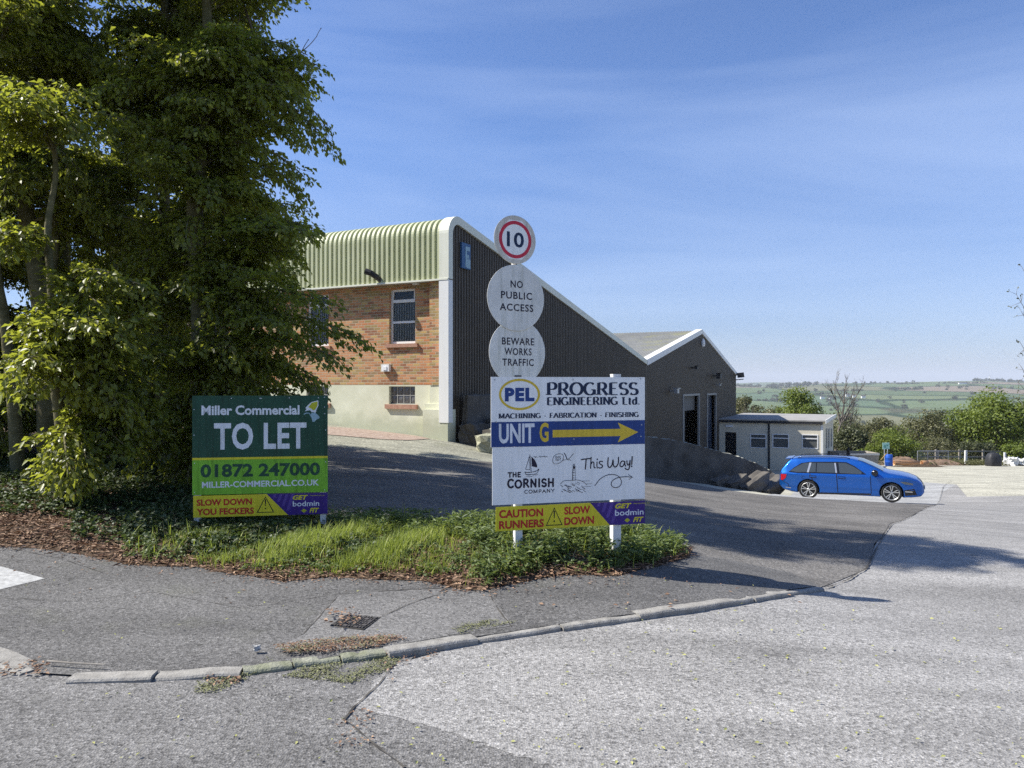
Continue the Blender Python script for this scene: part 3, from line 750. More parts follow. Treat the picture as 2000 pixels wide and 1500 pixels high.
def window(a0, a1, parent):
    b = .285; f = MB(); w = .062
    f.box(B(a0, b, WZ0), U * w, V * .06, ZV * (WZ1 - WZ0)); f.box(B(a1 - w, b, WZ0), U * w, V * .06, ZV * (WZ1 - WZ0))
    f.box(B(a0 + w, b, WZ0), U * (a1 - a0 - 2 * w), V * .06, ZV * .065); f.box(B(a0 + w, b, WZ1 - .06), U * (a1 - a0 - 2 * w), V * .06, ZV * .06)
    f.box(B(a0 + w, b - .012, TZ - .035), U * (a1 - a0 - 2 * w), V * .072, ZV * .085)
    f.box(B(a0 + w, b - .012, MZ - .03), U * (a1 - a0 - 2 * w), V * .072, ZV * .06)
    for x in (a0 + w, a1 - w - .035): f.box(B(x, b - .012, TZ + .05), U * .035, V * .05, ZV * (WZ1 - TZ - .11))
    fo = f.build("window", M["upvc"], parent)
    p = MB(); p.face([B(a0 + w, b + .03, WZ0), B(a0 + w, b + .03, WZ1), B(a1 - w, b + .03, WZ1), B(a1 - w, b + .03, WZ0)]); p.build("pane", M["clearglass"], fo)
    bl = MB(); n = 9
    for i in range(n):
        x0 = a0 + w + (a1 - a0 - 2 * w) * (i + .08) / n; x1 = a0 + w + (a1 - a0 - 2 * w) * (i + .78) / n
        bl.face([B(x0, b + .055, WZ0 + .08), B(x0, b + .055, TZ), B(x1, b + .10, TZ), B(x1, b + .10, WZ0 + .08)])
    bl.build("blind", M["blind"], fo)
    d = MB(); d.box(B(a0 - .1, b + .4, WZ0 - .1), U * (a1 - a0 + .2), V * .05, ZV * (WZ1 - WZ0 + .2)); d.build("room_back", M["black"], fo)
    s = MB(); s.box(B(a0 - .1, .13, WZ0 - .105), U * (a1 - a0 + .2), V * .2, ZV * .10); s.build("sill", M["sill"], fo)
def block_window(a0, a1, parent):
    f = MB(); n = 4; w = (a1 - a0 - .02) / n; h = (GZ1 - GZ0 - .01) / 2; b = .27
    for i in range(n + 1): f.box(B(a0 + i * w - (0 if i == 0 else .012), b, GZ0), U * (.012 if i in (0, n) else .024), V * .04, ZV * (GZ1 - GZ0))
    for j in range(3):
        for i in range(n): f.box(B(a0 + i * w + .0125, b + .001, GZ0 + j * h - (0 if j == 0 else .012)), U * (w - .025), V * .039, ZV * .022)
    fo = f.build("window", M["trim_grey"], parent); fo["label"] = "small glass block window low in the cream wall"
    p = MB()
    for i in range(n):
        for j in range(2):
            o = B(a0 + i * w + .014, b + .015, GZ0 + j * h + .012); c = o + U * (w - .03) / 2 + ZV * (h - .024) / 2 - V * .012
            r = [o, o + ZV * (h - .024), o + ZV * (h - .024) + U * (w - .028), o + U * (w - .028)]
            for q in range(4): p.face([r[q], r[(q + 1) % 4], c])
    p.build("pane", M["gblock"], fo)
    s = MB(); s.box(B(a0 - .1, .115, GZ0 - .13), U * (a1 - a0 + .2), V * .2, ZV * .125); s.build("sill", M["sill"], fo)
for a0, a1 in wins: window(a0, a1, unit); block_window(a0, a1, unit)
a, z = ab(756, 718); mb = MB(); mb.box(B(a - .13, .10, z - .11), U * .26, V * .1, ZV * .2); mb.box(B(a - .06, .085, z - .07), U * .12, V * .02, ZV * .1)
mb.build("junction_box", M["upvc"], unit)
a, z = ab(738, 540, -.1); mb = MB()
mb.tube([B(a - .05, -.05, z - .1), B(a - .02, -.20, z - .02), B(a + .10, -.3, z + .08), B(a + .24, -.34, z + .13)], [.075, .08, .085, .09], 12, caps=False)
mb.tube([B(a + .235, -.338, z + .128), B(a + .23, -.337, z + .127)], .086, 12)
mb.build("vent_pipe", M["darkpaint"], unit)
mb = MB(); a, z = ab(812, 560, 0.1); mb.box(B(a - .1, .06, 4.36), U * .2, V * .08, ZV * .045); mb.build("eaves_lamp", M["upvc"], unit)

# unit letter board on the dark wall
b0, z1 = bz(898.5, 473); b1, _ = bz(915.5, 478); z0 = bz(898.5, 523)[1]
mb = MB(); mb.box(B(-.06, b0, z0), U * .055, V * (b1 - b0), ZV * (z1 - z0)); sg = mb.build("letter_board", M["s_midblue"], unit)
mb = MB(); L = b1 - b0; Hh = z1 - z0
for (x, y, w, h) in ((.40, .08, .16, .80), (.56, .72, .34, .16), (.56, .42, .24, .14)):
    mb.box(B(-.066, b0 + x * L, z0 + y * Hh), U * .004, V * (w * L), ZV * (h * Hh))
mb.box(B(-.064, b0 + .56 * L, z0 + .04 * Hh), U * .002, V * (.4 * L), ZV * (.36 * Hh))
mb.build("lettering", M["s_paleblue"], sg)

# second shed, a gabled continuation
VB, AB_, EB = 18.4, 30.56, 42.85; VZ0, AZ, EZ = 2.75, 5.03, 2.48
unit2 = thing("gabled_shed", B(0, 30, gz(0, 30)), "dark clad gabled shed with a pale ribbed roof and two tall doors", "shed", )
def gt(b): return VZ0 + (AZ - VZ0) * (b - VB) / (AB_ - VB) if b < AB_ else AZ + (EZ - AZ) * (b - AB_) / (EB - AB_)
dr = []
for (xa, xb, yt) in ((1334, 1364.5, 774), (1381, 1397.5, 772)):
    b0, z1 = bz(xa, yt); b1, _ = bz(xb, yt); dr.append((b0, b1, gz(0, b0) - .4, z1))
pb2 = [(VB + x, h) for x, h in ribs(EB - VB, .19, .11, .012)]
mb = MB(); clad_wall(mb, [(b, -h) for b, h in pb2], lambda b: gt(b) - .02, lambda b: gz(0, b) - .6, dr, .022)
mb.build("gable_wall", M["clad_dark2"], unit2)
L2 = 26.0; pr2 = []
x = 0.0; i = 0
while x < L2: pr2.append((x, [0, .7, 1, .7][i % 4] * -1)); x += .045; i += 1
mb = MB(); ns = [(VB, VZ0), (AB_, AZ), (EB, EZ)]
vs = [B(a, b, z + h * .035) for a, h in pr2 for b, z in ns]
mb.idx(vs, [(i * 3 + j, i * 3 + j + 1, (i + 1) * 3 + j + 1, (i + 1) * 3 + j) for i in range(len(pr2) - 1) for j in range(2)])
mb.build("roof", M["roof_fibre"], unit2)
mb = MB(); mb.face([B(L2, VB, -2), B(L2, EB, -5), B(L2, EB, EZ), B(L2, AB_, AZ), B(L2, VB, VZ0)]); mb.face([B(0, EB, -6), B(L2, EB, -6), B(L2, EB, EZ), B(0, EB, EZ)])
mb.build("rear_wall", M["clad_dark2"], unit2)
nL = Vector((-(AZ - VZ0), AB_ - VB)).normalized(); nR = Vector((AZ - EZ, EB - AB_)).normalized()
mb = MB(); sweep(mb, [(VB, VZ0, nL.x, nL.y), (AB_, AZ, 0, 1)], -.06, .34, .06, .24); mb.build("barge_board", M["trim_white"], unit2)
mb = MB(); sweep(mb, [(AB_ + .01, AZ, 0, 1), (EB + .15, EZ - .03, nR.x, nR.y)], -.06, .30, .05, .2); mb.build("barge_board", M["trim_white"], unit2)
mb = MB()
for (b0, b1, z0, z1), kind in zip(dr, (0, 1)):
    f = MB(); w = .12
    f.box(B(-.05, b0 - w, z0), U * .12, V * w, ZV * (z1 - z0)); f.box(B(-.05, b1, z0), U * .12, V * w, ZV * (z1 - z0)); f.box(B(-.05, b0 - w, z1), U * .12, V * (b1 - b0 + 2 * w), ZV * w)
    fo = f.build("door", M["trim_grey"], unit2)
    d = MB()
    if kind == 0:
        d.box(B(.35, b0, z0), U * .05, V * (b1 - b0) * .47, ZV * (z1 - z0), 1); d.box(B(.9, b0, z0), U * .05, V * (b1 - b0), ZV * (z1 - z0) * .999, 0)
        d.box(B(.25, b0, z1 - .9), U * .05, V * (b1 - b0), ZV * .9, 1)
    else:
        d.box(B(.30, b0, z0), U * .05, V * (b1 - b0) * .45, ZV * (z1 - z0), 0); d.box(B(.26, b0 + (b1 - b0) * .45, z0), U * .05, V * (b1 - b0) * .55, ZV * (z1 - z0), 2)
    d.build("panel", [M["black"], M["greydoor"], M["reflectdoor"]], fo)
def wall_lamp(px, py, r, m, head=True):
    b, z = bz(px, py); x = MB()
    x.box(B(-.25, b - .05, z - .05), U * .25, V * .1, ZV * .08)
    x.box(B(-.25 - r, b - r, z - r * .7), U * r, V * 2 * r, ZV * 1.3 * r); x.box(B(-.32 - r, b - r * 1.15, z + r * .55), U * (r + .1), V * 2.3 * r, ZV * .04)
    x.build("wall_lamp", m, unit2)
wall_lamp(1393, 734, .28, M["darkpaint"]); wall_lamp(1350, 718, .14, M["darkpaint"]); wall_lamp(1309, 763, .20, M["steel"]); wall_lamp(1397, 751, .12, M["steel"])
b, z = bz(1370, 669); mb = MB(); mb.lathe([(0.0, -.28), (.1, -.26), (.14, -.1), (.12, .1), (.05, .24), (0, .26)], B(-.1, b, z), ZV, 12); mb.build("gable_lamp", M["upvc"], unit2)
p = B(-.25, EB, EZ - .3); mb = MB(); mb.tube([B(0, EB, EZ - .55), B(-.55, EB + .1, EZ - .5)], .04, 6)
q = on_plane(1446, 733, p, V); mb.box(q - Vector((.25, .1, .2)), (.5, -.1, .05), (.1, .3, 0), (-.05, 0, .38)); mb.build("floodlight", M["darkpaint"], unit2)

# ---------------------------------------------------------------- flat-roofed site cabin
Q0 = Vector((14.6, 52.4, 0)); CWd = 6.78; CZ0, CZ1, CD = -4.35, -.92, 11.0
def Kb(r, d, z): return Q0 + WN * r + V * d + ZV * z
def rz(px, py, d=0.0):
    p = on_plane(px, py, Kb(0, d, 0), V); return (p - Q0).dot(WN), p.z
def dz(px, py):
    p = on_plane(px, py, Kb(CWd, 0, 0), WN); return (p - Q0).dot(V), p.z
cab = thing("site_cabin", Kb(3.4, 0, CZ0), "single storey cream flat roofed cabin beside the shed with three windows", "cabin")
holes = []
for (xa, ya, xb, yb) in ((1465, 847, 1497, 876), (1508.5, 847, 1541, 876), (1566, 848, 1598, 877)):
    r0, z1 = rz(xa, ya); r1, z0 = rz(xb, yb); holes.append((r0, r1, z0, z1))
r0, z1 = rz(1416.5, 844); r1, _ = rz(1438, 844); door = (r0, r1, CZ0 + .15, z1)
mb = MB(); As = sorted({0, CWd, *[h[i] for h in holes + [door] for i in (0, 1)]}); Zs = sorted({CZ0, CZ1, *[h[i] for h in holes + [door] for i in (2, 3)]})
for i in range(len(As) - 1):
    for j in range(len(Zs) - 1):
        am, zm = (As[i] + As[i + 1]) / 2, (Zs[j] + Zs[j + 1]) / 2
        if any(h[0] < am < h[1] and h[2] < zm < h[3] for h in holes + [door]): continue
        mb.face([Kb(As[i], 0, Zs[j]), Kb(As[i + 1], 0, Zs[j]), Kb(As[i + 1], 0, Zs[j + 1]), Kb(As[i], 0, Zs[j + 1])])
mb.face([Kb(CWd, 0, CZ0), Kb(CWd, CD, CZ0), Kb(CWd, CD, CZ1), Kb(CWd, 0, CZ1)])
mb.face([Kb(0, CD, CZ0), Kb(0, 0, CZ0), Kb(0, 0, CZ1), Kb(0, CD, CZ1)]); mb.face([Kb(CWd, CD, CZ0), Kb(0, CD, CZ0), Kb(0, CD, CZ1), Kb(CWd, CD, CZ1)])
mb.build("wall", M["cabin"], cab)
mb = MB(); mb.box(Kb(-.12, -.18, CZ1), WN * (CWd + .3), V * (CD + .3), ZV * .09); mb.build("roof", M["cabinroof"], cab)
mb = MB(); mb.box(Kb(-.1, -.16, CZ1 - .17), WN * (CWd + .1), V * .15, ZV * .165); mb.build("fascia", M["darkpaint"], cab)
mb = MB(); mb.box(Kb(CWd + .181, -.18, CZ1 - .12), WN * .04, V * (CD + .3), ZV * .26); mb.build("roof_edge", M["trim_white"], cab)
mb = MB(); mb.box(Kb(CWd - .12, -.02, CZ0), WN * .14, V * .14, ZV * (CZ1 - CZ0 - .18)); mb.build("corner_trim", M["trim_white"], cab)
r, _ = rz(1502, 850); mb = MB(); mb.box(Kb(r - .06, -.07, CZ0), WN * .12, V * .065, ZV * (CZ1 - CZ0 - .18)); mb.build("downpipe", M["darkpaint"], cab)
for h in holes:
    f = MB(); w = .06; zt = h[3] - (h[3] - h[2]) * .33
    f.box(Kb(h[0], -.03, h[2]), WN * w, V * .08, ZV * (h[3] - h[2])); f.box(Kb(h[1] - w, -.03, h[2]), WN * w, V * .08, ZV * (h[3] - h[2]))
    for z in (h[2], zt, h[3] - w): f.box(Kb(h[0] + w, -.03, z), WN * (h[1] - h[0] - 2 * w), V * .08, ZV * w)
    fo = f.build("window", M["upvc"], cab)
    p = MB(); p.face([Kb(h[0], .03, h[2]), Kb(h[1], .03, h[2]), Kb(h[1], .03, h[3]), Kb(h[0], .03, h[3])])
    p.build("pane", mat("cabin_pane", (.10, .105, .10), .12, spec=.6), fo)
d = MB(); d.face([Kb(door[0], .12, door[2]), Kb(door[1], .12, door[2]), Kb(door[1], .12, door[3]), Kb(door[0], .12, door[3])]); d.build("door", M["black"], cab)
r, z = rz(1425, 832); mb = MB(); mb.box(Kb(r - .25, -.14, z - .07), WN * .5, V * .139, ZV * .14); mb.build("door_lamp", M["upvc"], cab)
for xa in (1613, 1617.5, 1622.5):
    d0, z1 = dz(xa, 838); z0 = z1 - 1.35
    mb = MB(); mb.box(Kb(CWd + .001, d0, z0), WN * .05, V * .75, ZV * (z1 - z0)); mb.box(Kb(CWd + .02, d0 + .06, z0 + .06), WN * .04, V * .63, ZV * (z1 - z0 - .12)); mb.build("side_window", M["trim_grey"], cab)

# ---------------------------------------------------------------- retaining wall and blocks
def catmull(pts, n=10):
    pts = [Vector(p) for p in pts]; out = []
    for i in range(len(pts) - 1):
        p0, p1, p2, p3 = pts[max(i - 1, 0)], pts[i], pts[i + 1], pts[min(i + 2, len(pts) - 1)]
        for k in range(n):
            t = k / n
            out.append(.5 * ((2 * p1) + (-p0 + p2) * t + (2 * p0 - 5 * p1 + 4 * p2 - p3) * t * t + (-p0 + 3 * p1 - 3 * p2 + p3) * t ** 3))
    out.append(pts[-1]); return out
wl = catmull([(-.50, 19.3, .42), (.9, 21.6, .44), (3.2, 25.1, .02), (5.06, 28, -.36), (6.55, 28.9, -.60), (8.0, 29.4, -.98), (9.3, 29.8, -1.36), (10.3, 30.1, -1.78), (10.75, 30.4, -2.05)], 14)
wall = thing("retaining_wall", (4, 26.5, h1(4, 26.5)), "long dark concrete retaining wall curving downhill beside the driveway", "wall")
fv, fc, cp = [], [], []; mbw, mbc = MB(), MB(); rr = random.Random(4); rows = []
for i, p in enumerate(wl):
    d = (wl[min(i + 1, len(wl) - 1)] - wl[max(i - 1, 0)]); d.z = 0; d.normalize(); n = Vector((d.y, -d.x, 0))
    j = lambda s: rr.uniform(-s, s)
    z0 = h1(p.x, p.y) - .4
    row = []
    for k in range(7): row.append(Vector((p.x, p.y, 0)) + n * (.06 * (1 - k / 6) + j(.008)) + ZV * (z0 + (p.z - .03 - z0) * k / 6))
    e = p.z - .03 + j(.02)
    row[-1].z = e
    row += [Vector((p.x, p.y, e + .015 + j(.02))) - n * .12, Vector((p.x, p.y, e + j(.02))) - n * .32, Vector((p.x, p.y, z0 - .5)) - n * .36]
    rows.append(row)
K = len(rows[0]); vs = [q for r in rows for q in r]
mbw.idx(vs, [(i * K + j, (i + 1) * K + j, (i + 1) * K + j + 1, i * K + j + 1) for i in range(len(rows) - 1) for j in list(range(6)) + [8]] + [tuple(range(K)), tuple((len(rows) - 1) * K + j for j in range(K))[::-1]])
mbc.idx(vs, [(i * K + j, (i + 1) * K + j, (i + 1) * K + j + 1, i * K + j + 1) for i in range(len(rows) - 1) for j in (6, 7)])
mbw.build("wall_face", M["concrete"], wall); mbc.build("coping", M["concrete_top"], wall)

def rock(name, c, size, rot, m, label, cat, seed=0, rough=.05, tilt=(0, 0)):
    bm = bmesh.new(); bmesh.ops.create_cube(bm, size=1.0)
    bmesh.ops.subdivide_edges(bm, edges=bm.edges[:], cuts=3, use_grid_fill=True)
    r = random.Random(seed)
    for v in bm.verts:
        v.co = Vector((v.co.x * size[0], v.co.y * size[1], v.co.z * size[2])) + Vector((r.uniform(-1, 1), r.uniform(-1, 1), r.uniform(-1, 1))) * rough * min(size)
    bmesh.ops.bevel(bm, geom=[e for e in bm.edges if e.calc_face_angle(0) > .9], offset=.04 * min(size), segments=1, affect="EDGES")
    me = bpy.data.meshes.new(name); bm.to_mesh(me); bm.free()
    o = link(name, me, m); o.location = c; o.rotation_euler = (tilt[0], tilt[1], rot); return tag(o, label, cat)
wr = math.atan2(V.y, V.x)
def gp(px, py): return G(px, py, 0)
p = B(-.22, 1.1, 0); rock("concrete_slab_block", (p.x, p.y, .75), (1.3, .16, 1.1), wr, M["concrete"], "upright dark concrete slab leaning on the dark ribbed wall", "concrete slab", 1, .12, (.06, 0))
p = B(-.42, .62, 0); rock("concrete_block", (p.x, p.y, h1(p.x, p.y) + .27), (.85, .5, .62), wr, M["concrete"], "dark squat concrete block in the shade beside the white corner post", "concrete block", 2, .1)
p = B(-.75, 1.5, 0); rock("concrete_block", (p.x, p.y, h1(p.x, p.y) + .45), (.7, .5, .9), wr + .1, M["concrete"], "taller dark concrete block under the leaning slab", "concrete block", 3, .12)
p = at(958, 846, 19.0); rock("gravelly_block", (p.x + .15, p.y, h1(p.x, p.y) + .20), (.95, .7, .52), .1, M["roughcast"], "sunlit rough gravelly concrete block at the near end of the retaining wall", "concrete block", 5, .08, (0, -.04))
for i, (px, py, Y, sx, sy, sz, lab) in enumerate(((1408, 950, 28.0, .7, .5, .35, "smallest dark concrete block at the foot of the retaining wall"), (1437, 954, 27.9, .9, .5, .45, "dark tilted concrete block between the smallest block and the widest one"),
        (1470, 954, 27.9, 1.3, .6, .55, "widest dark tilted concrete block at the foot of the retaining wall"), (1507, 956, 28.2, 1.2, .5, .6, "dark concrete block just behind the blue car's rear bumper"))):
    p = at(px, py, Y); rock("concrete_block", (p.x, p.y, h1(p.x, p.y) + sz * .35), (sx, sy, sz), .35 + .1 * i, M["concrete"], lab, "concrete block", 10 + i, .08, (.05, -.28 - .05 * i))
# ---------------------------------------------------------------- signs
class Plane:
    """a flat board: origin, unit axes along, up and out"""
    def __init__(s, o, ex):
        s.o = Vector(o); s.ex = Vector(ex).normalized(); s.ez = Vector((0, 0, 1)); s.en = s.ex.cross(s.ez).normalized()
    def w(s, x, z, n=0.0): return s.o + s.ex * x + s.ez * z + s.en * n
    def loc(s, px, py):
        p = on_plane(px, py, s.o, s.en) - s.o; return p.dot(s.ex), p.dot(s.ez)
    def box(s, mb, x0, x1, z0, z1, n0, n1, m=0): mb.box(s.w(x0, z0, n0), s.ex * (x1 - x0), s.ez * (z1 - z0), s.en * (n1 - n0), m)
    def poly(s, mb, pts, n, m=0):
        P3 = [Vector((x, z, 0)) for x, z in pts]
        for t in tessellate_polygon([P3]):
            tri = [pts[i] for i in t]
            ar = (tri[1][0] - tri[0][0]) * (tri[2][1] - tri[0][1]) - (tri[2][0] - tri[0][0]) * (tri[1][1] - tri[0][1])
            if ar < 0: tri = tri[::-1]
            mb.face([s.w(x, z, n) for x, z in tri], m)

_FONTC = {}
def text_geo(txt, bold=0.0, shear=0.0, spacing=1.0):
    key = (txt, bold, shear, spacing)
    if key in _FONTC: return _FONTC[key]
    cu = bpy.data.curves.new("t", "FONT"); cu.body = txt; cu.size = 1.0; cu.offset = bold; cu.shear = shear; cu.space_character = spacing
    cu.resolution_u = 3
    o = bpy.data.objects.new("t", cu); COL.objects.link(o)
    dg = bpy.context.evaluated_depsgraph_get(); me = bpy.data.meshes.new_from_object(o.evaluated_get(dg))
    v = [(q.co.x, q.co.y) for q in me.vertices]; f = [tuple(p.vertices) for p in me.polygons]
    bpy.data.objects.remove(o); bpy.data.curves.remove(cu); bpy.data.meshes.remove(me)
    _FONTC[key] = (v, f); return v, f
def put_text(pl, mb, txt, x0, x1, z0, z1, n, bold=0.0, shear=0.0, spacing=1.0, m=0, base_ref=None):
    """fit the line's ink box to x0..x1, z0..z1"""
    v, f = text_geo(txt, bold, shear, spacing)
    ax0, ax1 = min(p[0] for p in v), max(p[0] for p in v); az0, az1 = min(p[1] for p in v), max(p[1] for p in v)
    q = [pl.w(x0 + (p[0] - ax0) / (ax1 - ax0) * (x1 - x0), z0 + (p[1] - az0) / (az1 - az0) * (z1 - z0), n) for p in v]
    mb.idx(q, f, m)

# stroke letters: unit height, arcs as polylines
def arc(cx, cy, rx, ry, a0, a1, n=10):
    return [(cx + rx * math.cos(math.radians(a0 + (a1 - a0) * i / n)), cy + ry * math.sin(math.radians(a0 + (a1 - a0) * i / n))) for i in range(n + 1)]
GL = {
 "A": (.72, [[(0, 0), (.36, 1)], [(.36, 1), (.72, 0)], [(.14, .36), (.58, .36)]], [(0, 0), (.72, 0)]),
 "B": (.62, [[(.1, 0), (.1, 1)], [(.1, 1), (.32, 1)] + arc(.32, .76, .22, .24, 90, -90) + [(.1, .52)], [(.1, .52), (.35, .52)] + arc(.35, .26, .25, .26, 90, -90) + [(.1, 0)]], []),
 "C": (.68, [arc(.38, .5, .36, .5, 48, 312, 18)], []),
 "E": (.58, [[(.1, 0), (.1, 1)], [(.1, 1), (.55, 1)], [(.1, .52), (.45, .52)], [(.1, 0), (.57, 0)]], []),
 "F": (.55, [[(.1, 0), (.1, 1)], [(.1, 1), (.55, 1)], [(.1, .5), (.44, .5)]], [(.1, 0)]),
 "G": (.74, [arc(.38, .5, .36, .5, 48, 330, 18), [(.66, .02), (.66, .42)], [(.46, .42), (.74, .42)]], []),
 "H": (.74, [[(.1, 0), (.1, 1)], [(.64, 0), (.64, 1)], [(.1, .52), (.64, .52)]], [(.1, 0), (.1, 1), (.64, 0), (.64, 1)]),
 "I": (.24, [[(.12, 0), (.12, 1)]], [(.12, 0), (.12, 1)]),
 "L": (.56, [[(.1, 0), (.1, 1)], [(.1, 0), (.56, 0)]], [(.1, 1)]),
 "M": (.90, [[(.1, 0), (.1, 1)], [(.1, 1), (.45, .1)], [(.45, .1), (.80, 1)], [(.80, 0), (.80, 1)]], [(.1, 0), (.80, 0), (.1, 1), (.80, 1)]),
 "N": (.76, [[(.1, 0), (.1, 1)], [(.1, 1), (.66, 0)], [(.66, 0), (.66, 1)]], [(.1, 0), (.66, 1), (.1, 1)]),
 "O": (.78, [arc(.39, .5, .37, .5, 90, 450, 24)], []),
 "P": (.60, [[(.1, 0), (.1, 1)], [(.1, 1), (.33, 1)] + arc(.33, .73, .24, .27, 90, -90) + [(.1, .46)]], [(.1, 0)]),
 "R": (.68, [[(.1, 0), (.1, 1)], [(.1, 1), (.33, 1)] + arc(.33, .74, .23, .26, 90, -90) + [(.1, .48)], [(.34, .48), (.66, 0)]], [(.1, 0), (.66, 0)]),
 "S": (.56, [arc(.28, .745, .24, .255, 30, 270, 12) + arc(.28, .245, .25, .245, 90, -150, 12)], []),
 "T": (.66, [[(.33, 0), (.33, 1)], [(0, 1), (.66, 1)]], [(.33, 0)]),
 "U": (.72, [[(.1, 1), (.1, .34)] + arc(.36, .34, .26, .34, 180, 360) + [(.62, 1)]], []),
 "Y": (.66, [[(0, 1), (.33, .45)], [(.66, 1), (.33, .45)], [(.33, .45), (.33, 0)]], []),
 "W": (.95, [[(0, 1), (.24, 0), (.47, .9), (.72, 0), (.95, 1)]], []),
 "t": (.34, [[(.14, .9), (.14, .12)] + arc(.24, .12, .1, .12, 180, 300, 5), [(0, .66), (.32, .66)]], []),
 "d": (.52, [[(.44, 1), (.44, 0)], arc(.25, .33, .21, .33, 90, 450, 16)], []),
 "-": (.36, [[(.04, .38), (.32, .38)]], []), ".": (.22, [[(.09, .0), (.09, .1)]], []), " ": (.34, [], []),
}
def stroke(pl, mb, pts, x, z, sx, sz, n, wmin, wmax, m=0, nrm=0.00004, round_=True):
    """a nib stroke: wide where it runs upright, narrow where it runs level"""
    Q = [(x + a * sx, z + b * sz) for a, b in pts]; L, R = [], []
    for i, (a, b) in enumerate(Q):
        dx = Q[min(i + 1, len(Q) - 1)][0] - Q[max(i - 1, 0)][0]; dz_ = Q[min(i + 1, len(Q) - 1)][1] - Q[max(i - 1, 0)][1]
        l = math.hypot(dx, dz_) + 1e-12; w = (wmin + (wmax - wmin) * abs(dz_) / l) / 2
        L.append((a - dz_ / l * w, b + dx / l * w)); R.append((a + dz_ / l * w, b - dx / l * w))
    k = len(Q); mb.nn = getattr(mb, "nn", 0) + 1; h = n + nrm * (mb.nn % 40)
    mb.idx([pl.w(a, b, h) for a, b in L] + [pl.w(a, b, h) for a, b in R], [(i, k + i, k + i + 1, i + 1) for i in range(k - 1)], m)
    if round_:
        for (a, b) in (Q[0], Q[-1]):
            mb.nn += 1; h = n + nrm * (mb.nn % 40); r = wmax / 2
            mb.face([pl.w(a + r * math.cos(t * math.pi / 5), b + r * math.sin(t * math.pi / 5), h) for t in range(10)], m)
def line_w(txt, sp): return sum(GL[c][0] for c in txt) + sp * (len(txt) - 1)
def put_strokes(pl, mb, txt, x0, x1, z0, z1, n, wmin, wmax, sp=.14, serif=False, m=0, wob_=0.0, seed=0):
    sz = z1 - z0; sx = (x1 - x0) / line_w(txt, sp); x = x0; r = random.Random(seed)
    for c in txt:
        w, st, sf = GL[c]; jz = r.uniform(-wob_, wob_) * sz; js = 1 + r.uniform(-wob_, wob_)
        for s_ in st: stroke(pl, mb, s_, x, z0 + jz, sx, sz * js, n, wmin, wmax, m, round_=not serif)
        if serif:
            for a, b in sf:
                hw = .19; t = wmin * .95
                mb.nn = getattr(mb, "nn", 0) + 1; h = n + .00004 * (mb.nn % 40)
                zz = z0 + b * sz - (t if b > .5 else 0)
                mb.face([pl.w(x + (a - hw) * sx, zz, h), pl.w(x + (a + hw) * sx, zz, h), pl.w(x + (a + hw) * sx, zz + t, h), pl.w(x + (a - hw) * sx, zz + t, h)], m)
        x += (w + sp) * sx
def free(pl, mb, pix, n, w, m=0, smooth=True, taper=False):
    q = [pl.loc(a, b) for a, b in pix]
    if smooth and len(q) > 2: q = [(p.x, p.y) for p in catmull([(a, b, 0) for a, b in q], 8)]
    stroke(pl, mb, q, 0, 0, 1, 1, n, w, w, m)
def rect(pl, pix):
    xs, zs = zip(*[pl.loc(a, b) for a, b in pix]); return xs, zs
def tl(pl, mb, txt, lb, rb, lt, n, **kw):
    """text between baseline pixels lb..rb with its top-left at lt"""
    x0, z0 = pl.loc(*lb); x1, z0b = pl.loc(*rb); _, zt = pl.loc(*lt)
    zz = (z0 + z0b) / 2 if abs(z0 - z0b) < .02 else z0
    put_text(pl, mb, txt, x0, x1, zz, zt, n, **kw)
def bolts(pl, pix, n, parent, m, r=.006):
    for a, b in pix:
        mb = MB(); x, z = pl.loc(a, b); mb.lathe([(0, .003), (r * .6, .0025), (r, 0)], pl.w(x, z, n), pl.en, 8)
        mb.build("bolt", m, parent)
